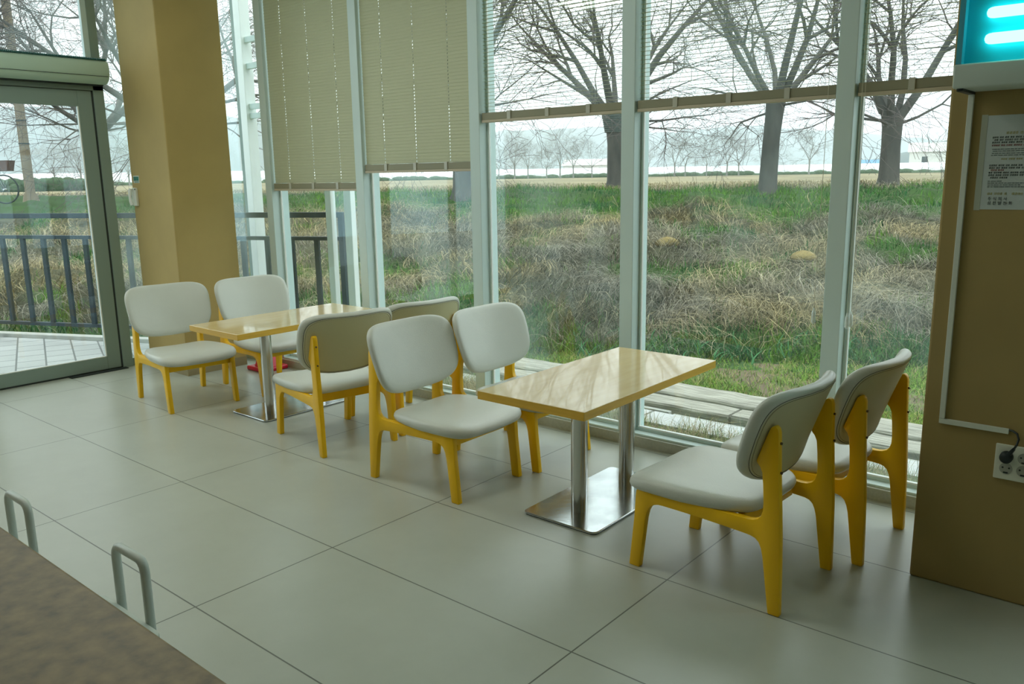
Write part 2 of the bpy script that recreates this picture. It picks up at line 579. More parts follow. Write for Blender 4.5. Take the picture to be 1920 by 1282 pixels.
# sticker and wall device on the left column
st = empty('safety_sticker', (-1.45, 1.7925, 1.46))
MB().box(0, 0.092, -0.0015, 0, 0, 0.055).build('backing', M['outlet'], st)
b_ = MB()
b_.box(0.007, 0.044, -0.003, -0.0015, 0.017, 0.048)
b_.box(0.049, 0.085, -0.003, -0.0015, 0.017, 0.048)
b_.box(0.016, 0.085, -0.003, -0.0015, 0.005, 0.011)
b_.build('green_field', M['green'], st)
tag(st, 'small green and white sticker on the left ochre column', 'sticker')
dv = empty('intercom_handset', (-1.47, 1.793, 1.285))
hb = MB().prism([(0.0, 0.012), (0.0, 0.125), (0.012, 0.138), (0.066, 0.138), (0.07, 0.12), (0.07, 0.0), (0.012, 0.0)], -0.018, 0.0)
hb.build('base', M['outlet'], dv, bevel=0.003)
hs = MB().tube([(0.018, -0.030, 0.008), (0.016, -0.038, 0.035), (0.016, -0.040, 0.075), (0.016, -0.038, 0.105), (0.018, -0.030, 0.132)], [0.014, 0.012, 0.010, 0.012, 0.014], 10)
hs.build('handset', M['white_metal'], dv, smooth=60)
MB().box(0.058, 0.066, -0.021, -0.018, 0.122, 0.132).build('button', M['black'], dv)
tag(dv, 'white wall handset mounted on the left column below the green sticker', 'intercom')


# ------------------------------------------------------------------ venetian blinds
def blind(i, x0, x1, zb, tilt, label, group, holes, tassel=None, rail_clips=3):
    r = empty('venetian_blind', ((x0 + x1) / 2, 2.487, zb))
    w = (x1 - x0) / 2
    pitch = 0.0205
    hw = 0.0125
    ct, sn = math.cos(tilt), math.sin(tilt)
    sl = MB()
    z = 0.070
    zmax = ZT - 0.05 - zb
    hx = [(-1 + 2 * (k + 0.5) / holes) * w * 0.92 for k in range(holes)]
    g_ = 0.0024
    segs = []
    a = -w
    for h in hx:
        segs.append((a, h - g_))
        a = h + g_
    segs.append((a, w))
    rnd = random.Random(i)
    while z < zmax:
        tj = tilt + rnd.uniform(-.02, .02)
        ct, sn = math.cos(tj), math.sin(tj)
        # cross-section: four points across the slat, slightly arched
        cs = [(-hw, 0.0), (-hw * 0.42, 0.0013), (hw * 0.42, 0.0013), (hw, 0.0)]
        pts = [(c * ct - d * sn, c * sn + d * ct) for c, d in cs]
        for (s0, s1) in ((0, 1), (2, 3)):
            (ya, za), (yb, zb2) = pts[s0], pts[s1]
            sl.add([(-w, ya, z + za), (w, ya, z + za), (w, yb, z + zb2), (-w, yb, z + zb2)], [(0, 1, 2, 3)])
        (ya, za), (yb, zb2) = pts[1], pts[2]
        for (xa, xb) in segs:
            sl.add([(xa, ya, z + za), (xb, ya, z + za), (xb, yb, z + zb2), (xa, yb, z + zb2)], [(0, 1, 2, 3)])
        z += pitch
    sl.build('slats', M['blind'], r, smooth=180)
    rl = MB().prism([(-0.018, 0.0155), (-0.018, 0.056), (0.018, 0.056), (0.018, 0.0155)], -w, w, axis='x')
    rl.build('bottom_rail', M['blind_rail'], r, bevel=0.002)
    lp = MB().prism([(-0.021, 0.0), (-0.021, 0.015), (0.019, 0.015), (0.019, 0.0)], -w, w, axis='x')
    lp.build('rail_lip', M['blind_lip'], r, bevel=0.002)
    for h in [(-1 + 2 * (k + 0.5) / rail_clips) * w * 0.85 for k in range(rail_clips)]:
        c = MB().box(h - 0.013, h + 0.013, -0.024, -0.018, 0.010, 0.060)
        c.box(h - 0.013, h + 0.013, -0.021, 0.0, 0.056, 0.060)
        c.build('ladder_clip', M['clip'], r, bevel=0.001)
    ld = MB()
    for h in hx:
        ld.tube([(h, -0.0145, 0.056), (h, -0.0145, zmax)], 0.0006, 4)
        ld.tube([(h, 0.0145, 0.056), (h, 0.0145, zmax)], 0.0006, 4)
    ld.build('ladder_cords', M['cord'], r)
    MB().box(-w, w, -0.018, 0.018, zmax, zmax + 0.05).build('headrail', M['blind_rail'], r)
    if tassel:
        for (tx, tz, lean) in tassel:
            c = MB()
            c.tube([(tx, -0.026, zmax), (tx + lean * .3, -0.030, tz + (zmax - tz) * .3 - 0), (tx + lean, -0.032, tz)], 0.0013, 5)
            c.build('pull_cord', M['cord'], r)
            q = MB()
            q.tube([(tx + lean, -0.032, tz + 0.004), (tx + lean, -0.032, tz - 0.008), (tx + lean, -0.032, tz - 0.014), (tx + lean, -0.032, tz - 0.06), (tx + lean, -0.032, tz - 0.068)],
                   [0.003, 0.005, 0.0085, 0.0095, 0.004], 10)
            q.build('cord_tassel', M['acrylic'], r, smooth=50)
    tag(r, label, 'blind', group)
    return r


CL, OP = R(79), R(3)
blind(1, -0.585, 0.408, 1.384, CL, 'lowest hanging closed olive venetian blind, next to the left column', 'window blinds', 3)
blind(2, 0.502, 1.494, 1.503, CL, 'closed olive venetian blind second from the left column', 'window blinds', 3)
blind(3, 1.588, 2.571, 1.783, OP, 'open venetian blind in front of the tree with the boxy dark trunk wrap', 'window blinds', 3)
blind(4, 2.665, 3.668, 1.783, OP, 'open venetian blind above the near table, middle of the three open ones', 'window blinds', 4,
      tassel=[(0.475, 0.82 - 1.783 + 0.03, -0.010)])
blind(5, 3.762, 4.754, 1.783, OP, 'open venetian blind beside the brown column and lit cyan box', 'window blinds', 4,
      tassel=[(-0.475, 0.82 - 1.783 + 0.02, 0.0), (-0.463, 0.82 - 1.783 + 0.03, 0.004)])


# ------------------------------------------------------------------ ceiling panels added out of view as interior fill light
cl0 = None
for (x, y) in ((0.2, 0.7), (2.3, 0.7), (-0.4, -1.4), (1.7, -1.4)):
    if cl0 is None:
        cl0 = empty('fill_light', (x, y, 3.29))
        b_ = MB()
        b_.box(-0.33, 0.33, -0.33, -0.30, -0.02, 0.01)
        b_.box(-0.33, 0.33, 0.30, 0.33, -0.02, 0.01)
        b_.box(-0.33, -0.30, -0.30, 0.30, -0.02, 0.01)
        b_.box(0.30, 0.33, -0.30, 0.30, -0.02, 0.01)
        b_.build('frame', M['white_metal'], cl0)
        MB().box(-0.30, 0.30, -0.30, 0.30, -0.012, 0.008).build('diffuser', M['panel'], cl0)
        c_ = cl0
    else:
        c_ = copy_tree(cl0)
        c_.location = (x, y, 3.29)
    tag(c_, 'square white fill light panel added above the cafe floor', 'ceiling light', 'added fill light panels')


# ================================================================== CHAIRS
def side_parts(root, yo, near):
    """one bent-plywood side: two legs and a rail; yo = outer face"""
    t = 0.027
    y0, y1 = (yo, yo + t) if yo < 0 else (yo - t, yo)
    X = lambda s: 0.28 - s
    front = [(-.024, 0), (.022, 0), (.040, .15), (.047, .205), (.054, .235), (.064, .254), (.080, .267), (.100, .273), (.120, .274),
             (.120, .317), (.060, .316), (.012, .315), (.003, .308), (.001, .290), (-.004, .20)]
    rail = [(.120, .274), (.200, .2735), (.300, .271), (.380, .268), (.440, .265), (.440, .320), (.377, .320), (.250, .318), (.120, .317)]
    rear = [(.440, .265), (.466, .263), (.484, .258), (.497, .247), (.506, .228), (.513, .200), (.527, .10), (.541, 0), (.581, 0),
            (.578, .12), (.573, .266), (.566, .38), (.558, .498), (.551, .640), (.547, .655), (.538, .663), (.528, .661), (.520, .651),
            (.498, .592), (.477, .533), (.481, .524), (.491, .513), (.499, .495), (.504, .450), (.508, .391), (.507, .362), (.501, .343),
            (.491, .331), (.474, .323), (.455, .320), (.440, .320)]
    def nocut(e):
        a, b = e.verts
        xa, xb = a.co.x, b.co.x
        for c in (0.28 - .120, 0.28 - .440):
            if abs(xa - c) < 1e-4 and abs(xb - c) < 1e-4:
                return False
        return True
    for nm, poly in (('leg', front), ('side_rail', rail), ('leg', rear)):
        MB().prism([(X(a), b) for a, b in poly], y0, y1).build(nm, M['wood'], root, smooth=35, bevel=0.004, seg=2, keep=nocut)
    # screws on the narrow rear face of the upright
    ym = (y0 + y1) / 2
    for z in (0.605, 0.505):
        s_ = 0.553 + (0.64 - z) * 0.05
        m_ = MB()
        m_.tube([(X(s_) + 0.002, ym, z), (X(s_) - 0.004, ym, z)], 0.0045, 10)
        m_.build('screw', M['screw'], root)


def outline(a, b, n, k=40, taper=0.0):
    pts = []
    for i in range(k):
        t = 2 * math.pi * i / k
        c, s_ = math.cos(t), math.sin(t)
        x = a * math.copysign(abs(c) ** (2 / n), c)
        y = b * math.copysign(abs(s_) ** (2 / n), s_)
        pts.append((x, y))
    return pts


def cushion(name, ol, rings, fn, m, root, k):
    """ol outline points (p,q); rings (scale, h); fn(p,q,h)->xyz"""
    vs, fs = [], []
    for s_, h in rings:
        for p, q in ol:
            vs.append(fn(p * s_, q * s_, h))
    nr = len(rings)
    for r_ in range(nr - 1):
        for j in range(k):
            fs.append((r_ * k + j, r_ * k + (j + 1) % k, (r_ + 1) * k + (j + 1) % k, (r_ + 1) * k + j))
    c0, c1 = len(vs), len(vs) + 1
    vs.append(fn(0, 0, rings[0][1]))
    vs.append(fn(0, 0, rings[-1][1]))
    for j in range(k):
        fs.append((c0, (j + 1) % k, j))
        fs.append((c1, (nr - 1) * k + j, (nr - 1) * k + (j + 1) % k))
    b = MB()
    b.add(vs, fs)
    return b.build(name, m, root, smooth=180)


def make_chair():
    root = empty('cafe_chair')
    side_parts(root, -0.2335, True)
    side_parts(root, 0.2335, False)
    X = lambda s: 0.28 - s
    MB().box(X(.048), X(.024), -0.207, 0.207, 0.262, 0.316).build('front_apron', M['wood'], root, bevel=0.003)
    MB().box(X(.420), X(.398), -0.207, 0.207, 0.262, 0.312).build('rear_apron', M['wood'], root, bevel=0.003)
    # seat
    k = 56
    ol = []
    for (x, y) in outline(0.257, 0.262, 5.6, k):
        u_ = (x + 0.257) / 0.514          # 0 rear .. 1 front
        y *= 0.80 + 0.20 * min(1, u_ * 1.9) ** 0.8
        if u_ > .8:
            x += 0.014 * (1 - (y / 0.26) ** 2)
        ol.append((x, y))
    def seat(p, q, h):
        cx = X(0.205)
        z = 0.314 + h
        z += (0.0176 * (q / 0.26) ** 2 - 0.006) * min(1.0, h / 0.04)        # saddle: sides lift
        z += 0.010 * (-p / 0.25) * 0.0
        if p > 0.12:
            z -= 0.30 * (p - 0.12) ** 2 * 2.2
        return (cx + p, q, z)
    rings = [(0.60, 0.0), (0.90, 0.0), (0.955, 0.003), (0.985, 0.010), (1.0, 0.020), (0.992, 0.031), (0.972, 0.039), (0.94, 0.045), (0.87, 0.051),
             (0.65, 0.057), (0.35, 0.060)]
    cushion('seat', ol, rings, seat, M['leather'], root, k)
    # backrest: local frame (w across, v up)
    k = 64
    ol = []
    for (w, v) in outline(0.285, 0.176, 4.3, k):
        w *= 1.0 - 0.075 * max(0.0, -(v - 0.05) / 0.22) ** 1.5
        v += 0.006 * (1 - (w / 0.285) ** 2) * (1 if v > 0 else -1)
        ol.append((w, v))
    tl = math.atan(0.36)
    upv = (-math.sin(tl), math.cos(tl))
    fwv = (math.cos(tl), math.sin(tl))
    def back(w, v, h):
        f = h + 0.80 * w * w - 0.25 * v * v * 0.5
        return (X(0.518) + upv[0] * v + fwv[0] * f, w, 0.598 + upv[1] * v + fwv[1] * f)
    rings = [(0.55, -0.020), (0.86, -0.020), (0.915, -0.0195), (0.925, -0.0170), (0.938, -0.0190), (0.97, -0.015), (0.992, -0.007), (1.0, 0.002),
             (0.992, 0.012), (0.965, 0.020), (0.91, 0.025), (0.80, 0.028), (0.55, 0.030), (0.25, 0.031)]
    bo = cushion('backrest', ol, rings, back, [M['leather'], M['leather_back']], root, k)
    for p in bo.data.polygons:
        # rear panel inside the seam
        q_ = p.index - (len(rings) - 1) * k
        if p.index < 2 * k or (q_ >= 0 and q_ % 2 == 0):
            p.material_index = 1
    sm_ = MB().tube([back(w * 0.925, v * 0.925, -0.0178) for w, v in ol], 0.0016, 5, closed=True)
    sm_.build('seam', M['stitch'], bo)
    sm_ = MB().tube([back(w * 0.895, v * 0.895, -0.0203) for w, v in ol], 0.0007, 4, closed=True)
    sm_.build('stitching', M['stitch'], bo)
    return root


chair0 = make_chair()
CHAIRS = [
    (-0.262, 1.443, -7.5, 'grey padded yellow wooden chair nearest the glass door, facing the far table'),
    (-0.140, 2.035, -4.0, 'grey chair in the corner behind the far table, beside the window and left column'),
    (1.235, 1.537, 168.8, 'grey chair with stitched back toward us, room side of the far table'),
    (1.275, 2.045, 172.0, 'grey chair by the window mostly hidden between the two tables, back facing us'),
    (2.195, 1.466, 0.8, 'grey chair with wrinkled seat front, room side at the left of the near table'),
    (2.235, 2.012, 0.5, 'grey chair by the window, its seat tucked under the near table'),
    (3.734, 1.444, 177.5, 'largest grey chair in the foreground right of the near table, back toward the brown column'),
    (3.839, 1.994, 176.5, 'grey chair by the window closest to the brown column, behind the foreground chair'),
]
for i, (x, y, a, lab) in enumerate(CHAIRS):
    c = chair0 if i == 0 else copy_tree(chair0)
    c.location = (x, y, 0)
    c.rotation_euler = (0, 0, R(a))
    tag(c, lab, 'chair', 'cafe chairs around the two tables')


# ================================================================== TABLES
def make_table():
    r = empty('cafe_table')
    tb = MB().box(-0.272, 0.272, -0.55, 0.55, 0.556, 0.592)
    me = tb.build('tabletop', [M['table_top'], M['table_edge']], r, bevel=0.0015, seg=1)
    for p in me.data.polygons:
        p.material_index = 0 if p.normal.z > 0.5 else 1
    for y in (-0.195, 0.195):
        p_ = MB().cyl((0, y), 0.0365, 0.0125, 0.548, 40)
        p_.build('pedestal', M['steel'], r, smooth=40)
        MB().cyl((0, y), 0.075, 0.546, 0.5555, 32).build('mounting_plate', M['steel'], r)
    # base plate with rounded corners
    pts = []
    for cx, cy, a0 in ((0.165, 0.33, 0), (-0.165, 0.33, 90), (-0.165, -0.33, 180), (0.165, -0.33, 270)):
        for k in range(7):
            a = R(a0 + k * 15)
            pts.append((cx + 0.03 * math.cos(a), cy + 0.03 * math.sin(a)))
    b = MB().prism(pts, 0.003, 0.0125, axis='z')
    b.build('base_plate', M['steel_plate'], r, bevel=0.003, seg=2)
    b = MB().prism([(x * .985, y * .992) for x, y in pts], 0.0, 0.003, axis='z')
    b.build('rubber_pad', M['black'], r)
    return r


tb0 = make_table()
tb0.location = (2.982, 1.704, 0)
tb0.rotation_euler = (0, 0, R(0.3))
tag(tb0, 'near rectangular maple table on twin steel posts between the foreground chairs', 'table', 'rectangular cafe tables')
tb1 = copy_tree(tb0)
tb1.location = (0.472, 1.802, 0)
tb1.rotation_euler = (0, 0, R(-0.3))
tag(tb1, 'far maple table with glossy window reflections, beside the left column', 'table', 'rectangular cafe tables')

# red stand under the far table's corner
rs = empty('extinguisher_stand', (-0.60, 2.30, 0))
b = MB()
b.box(-0.115, 0.115, -0.115, 0.115, 0.0, 0.035)
b.build('base', M['red'], rs, bevel=0.012, seg=3, smooth=50)
b = MB().tube([(0, 0, 0.035), (0, 0, 0.055), (0, 0, 0.085), (0, 0, 0.10), (0, 0, 0.14)], [0.095, 0.088, 0.080, 0.066, 0.064], 28)
b.build('collar', M['red'], rs, smooth=50)
tag(rs, 'red plastic extinguisher stand on the floor beside the left column', 'stand')

# ================================================================== RIGHT COLUMN FITTINGS
YC = 1.786
cd = empty('cable_conduit', (4.345, YC, 0.61))
b = MB().box(-0.0085, 0.0085, -0.013, 0.0, 0.008, 1.10)
b.build('vertical_run', M['conduit'], cd, bevel=0.0015)
b = MB().box(-0.0085, 0.205, -0.013, 0.0, -0.010, 0.0075)
b.build('horizontal_run', M['conduit'], cd, bevel=0.0015)
tag(cd, 'pale L-shaped cable conduit running down the brown column to the outlet', 'conduit')
pc = empty('power_cord', (4.55, YC, 0.614))
b = MB()
path = [(0.0, -0.007, 0.0), (0.012, -0.012, 0.000), (0.026, -0.018, -0.006), (0.033, -0.026, -0.022), (0.030, -0.034, -0.040), (0.022, -0.036, -0.058), (0.012, -0.034, -0.076)]
b.tube(path, 0.0036, 8)
b.build('cable', M['black'], pc, smooth=60)
b = MB().tube([(0.024, -0.036, -0.054), (0.012, -0.032, -0.074), (0.006, -0.028, -0.084)], [0.005, 0.007, 0.009], 10)
b.build('strain_relief', M['black'], pc, smooth=60)
b = MB().tube([(0.002, -0.036, -0.092), (0.002, -0.030, -0.092), (0.002, -0.011, -0.092)], [0.014, 0.0195, 0.020], 24)
b.build('plug', M['black'], pc, smooth=50)
tag(pc, 'black power cord and round plug in the wall outlet', 'power cord')
ol_ = empty('wall_outlet', (4.517, YC, 0.440))
b = MB().box(0, 0.122, -0.010, 0, 0, 0.122)
b.build('cover_plate', M['outlet'], ol_, bevel=0.003)
for (x, z) in ((0.036, 0.083), (0.086, 0.083), (0.036, 0.040), (0.086, 0.040)):
    s_ = MB().tube([(x, -0.0115, z), (x, -0.010, z)], 0.0195, 28)
    so = s_.build('socket', M['socket'], ol_)
    h_ = MB()
    h_.tube([(x - 0.0095, -0.0125, z + 0.003), (x - 0.0095, -0.0114, z + 0.003)], 0.0032, 10)
    h_.tube([(x + 0.0095, -0.0125, z + 0.003), (x + 0.0095, -0.0114, z + 0.003)], 0.0032, 10)
    h_.box(x - 0.007, x + 0.007, -0.0125, -0.0114, z - 0.0165, z - 0.0115)
    h_.build('contact_holes', M['black'], so)
tag(ol_, 'white four-gang wall outlet low on the brown column', 'outlet')

# paper notice
no_ = empty('paper_notice', (4.386, YC, 1.341))
MB().box(0, 0.210, -0.0015, 0, 0, 0.298).build('sheet', M['paper'], no_)
MB().box(-0.006, 0.012, -0.0022, -0.0016, -0.003, 0.301).build('tape_strip', M['tape'], no_)
rnd = random.Random(5)
def line(mb, x0, x1, z, h, mi=0, ch=None):
    """a row of tiny marks standing in for characters too small to read in the photograph"""
    ch = ch or h
    x = x0
    while x < x1 - ch * 0.6:
        n_c = rnd.randint(2, 4)
        for _ in range(n_c):
            if x > x1 - ch * .6:
                break
            w_ = ch * 0.82
            mb.box(x, x + w_, -0.0021, -0.0015, z + h * .62, z + h * .80, mi)
            mb.box(x + w_ * .1, x + w_ * .3, -0.0021, -0.0015, z + h * .1, z + h * .62, mi)
            mb.box(x + w_ * rnd.uniform(.5, .7), x + w_ * .88, -0.0021, -0.0015, z, z + h * .95, mi)
            mb.box(x, x + w_ * .9, -0.0021, -0.0015, z + h * .02, z + h * .16, mi)
            x += ch
        x += ch * 0.55
tx = MB()
line(tx, 0.068, 0.128, 0.238, 0.0085, 3)
for z, a, b_, mi in ((0.226, 0.030, 0.150, 0), (0.218, 0.036, 0.155, 0), (0.210, 0.030, 0.185, 0), (0.201, 0.030, 0.165, 2)):
    line(tx, a, b_, z, 0.0058, mi)
for z, a, b_ in ((0.190, 0.032, 0.155), (0.184, 0.034, 0.140), (0.177, 0.032, 0.150), (0.171, 0.030, 0.135)):
    line(tx, a, b_, z, 0.0034, 1)
line(tx, 0.060, 0.120, 0.158, 0.0060, 3)
for z, a, b_, mi in ((0.138, 0.028, 0.125, 0), (0.130, 0.028, 0.170, 0), (0.123, 0.034, 0.070, 2), (0.115, 0.028, 0.150, 0), (0.107, 0.028, 0.175, 0), (0.099, 0.034, 0.082, 0)):
    line(tx, a, b_, z, 0.0058, mi)
for z, a, b_ in ((0.089, 0.028, 0.070), (0.083, 0.028, 0.160), (0.077, 0.028, 0.120), (0.071, 0.028, 0.145)):
    line(tx, a, b_, z, 0.0036, 1)
line(tx, 0.030, 0.085, 0.047, 0.0080, 3)
line(tx, 0.100, 0.130, 0.047, 0.0080, 3)
tx.build('small_print', [M['ink'], M['ink2'], M['ink_red'], M['ink_gold']], no_)


def text_mesh(name, body, size, loc, m, parent, rot=(R(90), 0, 0), sx=1.0):
    cu = bpy.data.curves.new(name, 'FONT')
    cu.body = body
    cu.size = size
    cu.extrude = 0.0002
    t = bpy.data.objects.new(name, cu)
    COL.objects.link(t)
    bpy.context.view_layer.update()
    dg = bpy.context.evaluated_depsgraph_get()
    me = bpy.data.meshes.new_from_object(t.evaluated_get(dg))
    bpy.data.objects.remove(t, do_unlink=True)
    me.materials.clear()
    me.materials.append(m)
    o = bpy.data.objects.new(name, me)
    COL.objects.link(o)
    o.parent = parent
    o.location = loc
    o.rotation_euler = rot
    o.scale = (sx, 1, 1)
    return o


text_mesh('signature_text', '주 식 회 사', 0.0125, (0.032, -0.0024, 0.030), M['ink'], no_)
text_mesh('signature_text', '삼 천 발 전 회', 0.0125, (0.032, -0.0024, 0.016), M['ink'], no_)
tag(no_, 'white paper notice with small printed lines taped to the brown column', 'notice')

# lit box
lb = empty('insect_lamp', (4.325, YC, 1.715))
b = MB()
b.box(0, 0.62, -0.186, -0.006, 0.0, 0.072)
b.build('lower_frame', M['lightbox'], lb, bevel=0.006, seg=3, smooth=40)
MB().box(0, 0.62, -0.186, -0.006, 0.50, 0.56).build('upper_frame', M['lightbox'], lb, bevel=0.006)
MB().box(0.004, 0.020, -0.184, -0.006, 0.072, 0.50).build('side_panel', M['blue_edge'], lb)
MB().box(0.60, 0.616, -0.184, -0.006, 0.072, 0.50).build('side_panel', M['blue_edge'], lb)
MB().box(0.020, 0.60, -0.150, -0.144, 0.072, 0.50).build('reflector_panel', M['cyan_panel'], lb)
for z in (0.139, 0.213, 0.36, 0.434):
    b = MB()
    b.tube([(0.076, -0.172, z), (0.079, -0.172, z), (0.086, -0.172, z), (0.096, -0.172, z), (0.55, -0.172, z)], [0.004, 0.011, 0.015, 0.0165, 0.0165], 20)
    b.build('lamp_tube', M['tube'], lb, smooth=60)
    MB().box(0.545, 0.60, -0.186, -0.150, z - 0.02, z + 0.02).build('lamp_holder', M['lightbox'], lb)
MB().box(0.012, 0.030, -0.178, -0.006, -0.008, 0.0).build('mounting_clip', M['black'], lb)
tag(lb, 'wall box with glowing cyan tubes and grey frame high on the brown column', 'light box')

# ================================================================== COUNTER AND STOOLS (foreground left)
ct = empty('service_counter', (2.0, -0.94, 0))
b = MB().box(-2.6, 2.65, -0.62, 0.0, 0.955, 1.0)
b.build('countertop', M['counter'], ct, bevel=0.004, seg=2)
b = MB().box(-2.5, 2.6, -0.58, -0.30, 0.0, 0.955)
b.build('cabinet_body', M['counter_edge'], ct)
tag(ct, 'brown speckled stone service counter in the bottom left foreground', 'counter')


def make_stool():
    r = empty('low_stool')
    pts = []
    for cx, cy, a0 in ((0.13, 0.10, 0), (-0.13, 0.10, 90), (-0.13, -0.10, 180), (0.13, -0.10, 270)):
        for k in range(6):
            a = R(a0 + k * 18)
            pts.append((cx + 0.04 * math.cos(a), cy + 0.04 * math.sin(a)))
    MB().prism(pts, 0.395, 0.42, axis='z').build('seat', M['stool'], r, bevel=0.006, seg=2, smooth=40)
    for sx_ in (-1, 1):
        for sy in (-1, 1):
            MB().tube([(sx_ * 0.12, sy * 0.09, 0.395), (sx_ * 0.14, sy * 0.115, 0.0)], 0.010, 10).build('leg', M['stool'], r, smooth=60)
    hoop = [(-0.076, 0.15, 0.34), (-0.076, 0.15, 0.44), (-0.076, 0.15, 0.545), (-0.072, 0.15, 0.562), (-0.063, 0.15, 0.572), (-0.050, 0.15, 0.576),
            (0.050, 0.15, 0.576), (0.063, 0.15, 0.572), (0.072, 0.15, 0.562), (0.076, 0.15, 0.545), (0.076, 0.15, 0.44), (0.076, 0.15, 0.34)]
    MB().tube(hoop, 0.0115, 14).build('back_hoop', M['stool'], r, smooth=60)
    MB().box(-0.09, 0.09, 0.125, 0.15, 0.375, 0.392).build('hoop_bracket', M['stool'], r)
    return r


s0 = make_stool()
s0.location = (3.033, -0.625, 0)
tag(s0, 'low stool with pale metal back hoop, nearer one behind the brown counter', 'stool', 'low stools behind the counter')
s1 = copy_tree(s0)
s1.location = (2.415, -0.66, 0)
tag(s1, 'low stool with pale metal back hoop at the left picture edge behind the counter', 'stool', 'low stools behind the counter')

# ================================================================== OUTSIDE
rg = np.random.default_rng(7)
BU = np.array([math.cos(R(25)), math.sin(R(25))])     # along the bank
BN = np.array([-math.sin(R(25)), math.cos(R(25))])    # up the bank
_tab = rg.random((256, 256))


def vnoise(x, y, f, ox=0.0):
    x = np.asarray(x) * f + 57.3 + ox
    y = np.asarray(y) * f + 91.7 + ox
    xi, yi = np.floor(x).astype(int), np.floor(y).astype(int)
    fx, fy = x - xi, y - yi
    fx, fy = fx * fx * (3 - 2 * fx), fy * fy * (3 - 2 * fy)
    g = lambda a, b: _tab[a % 256, b % 256]
    return (g(xi, yi) * (1 - fx) + g(xi + 1, yi) * fx) * (1 - fy) + (g(xi, yi + 1) * (1 - fx) + g(xi + 1, yi + 1) * fx) * fy


def fbm(x, y, f, ox=0.0):
    return (vnoise(x, y, f, ox) * .5 + vnoise(x, y, f * 2.1, ox + 9) * .3 + vnoise(x, y, f * 4.3, ox + 19) * .2)


N0, N1 = 3.95, 14.6


def ground_z(x, y):
    x, y = np.asarray(x, float), np.asarray(y, float)
    n = BN[0] * x + BN[1] * y
    t = np.clip((n - N0) / (N1 - N0), 0, 1)
    z = -0.12 + 1.23 * t ** 0.8
    bump = (fbm(x, y, 0.8) - .5) * 0.42 + (fbm(x, y, 2.3, 3) - .5) * 0.26
    on = np.clip((n - N0) / 0.8, 0, 1) * np.clip((N1 + 1.5 - n) / 2.5, 0.0, 1)
    z = z + bump * on
    z = z - 0.05 * np.clip((n - N1) / 8, 0, 1)
    return z


def greenness(x, y):
    """1 = green growth, 0 = dry straw"""
    n = BN[0] * x + BN[1] * y
    g = fbm(x, y, 0.75, 31) * 0.75 + fbm(x, y, 1.9, 47) * 0.42 - 0.03
    low = np.clip(1 - (n - N0) / 1.1, 0, 1) * 0.16 * np.clip((np.asarray(x) + 1.0) / 2.0, 0.0, 1)
    crest = np.clip((n - 11.2) / 1.4, 0, 1) * np.clip((15.0 - n) / 0.5, 0, 1) * 0.34
    lawn = (n < N0) * 0.45
    v = g + 0.035 + low + crest + lawn - 0.10 * np.clip((n - 5) / 1.0, 0, 1) * (n < 10.5)
    return np.clip((v - 0.56) / 0.10, 0, 1)


def fast_mesh(name, V, F, colr, m, parent=None):
    me = bpy.data.meshes.new(name)
    V = np.asarray(V, np.float32)
    F = np.asarray(F, np.int32)
    me.vertices.add(len(V))
    me.vertices.foreach_set('co', V.ravel())
    k = F.shape[1]
    me.loops.add(F.size)
    me.loops.foreach_set('vertex_index', F.ravel())
    me.polygons.add(len(F))
    me.polygons.foreach_set('loop_start', np.arange(0, F.size, k, dtype=np.int32))
    me.polygons.foreach_set('loop_total', np.full(len(F), k, np.int32))
    me.update(calc_edges=True)
    if colr is not None:
        ca = me.color_attributes.new('Col', 'FLOAT_COLOR', 'POINT')
        ca.data.foreach_set('color', np.c_[colr, np.ones(len(V))].astype(np.float32).ravel())
    me.materials.append(m)
    o = bpy.data.objects.new(name, me)
    COL.objects.link(o)
    if parent:
        o.parent = parent
    return o


# bank and field surface
nv = np.concatenate([np.linspace(3.55, 16.5, 150), np.linspace(17, 60, 40), np.linspace(65, 700, 24)])
uv_ = np.concatenate([np.linspace(-420, -45, 16), np.linspace(-40, 30, 260), np.linspace(35, 420, 16)])
UU, NN = np.meshgrid(uv_, nv)
GX = UU * BU[0] + NN * BN[0]
GY = UU * BU[1] + NN * BN[1]
GZ = ground_z(GX, GY)
gr = greenness(GX, GY)[..., None]
tone = fbm(GX, GY, 3.1, 5)[..., None]
dry = np.array([0.085, 0.085, 0.05]) * (0.35 + 1.2 * tone)
grn = np.array([0.05, 0.10, 0.025]) * (0.6 + 0.8 * tone)
colr = dry * (1 - gr) + grn * gr
fieldm = np.clip((NN - 15.0) / 1.5, 0, 1)[..., None]
field = np.array([0.24, 0.205, 0.12]) * (0.45 + 1.1 * fbm(GX * 1.0, GY * 1.0, 0.35, 77)[..., None])
colr = colr * (1 - fieldm) + field * fieldm
nr_, nc_ = GX.shape
idx = np.arange(nr_ * nc_).reshape(nr_, nc_)
F = np.stack([idx[:-1, :-1], idx[:-1, 1:], idx[1:, 1:], idx[1:, :-1]], -1).reshape(-1, 4)
go = fast_mesh('ground_bank', np.stack([GX, GY, GZ], -1).reshape(-1, 3), F, colr.reshape(-1, 3), M['ground'])
go['kind'] = 'structure'

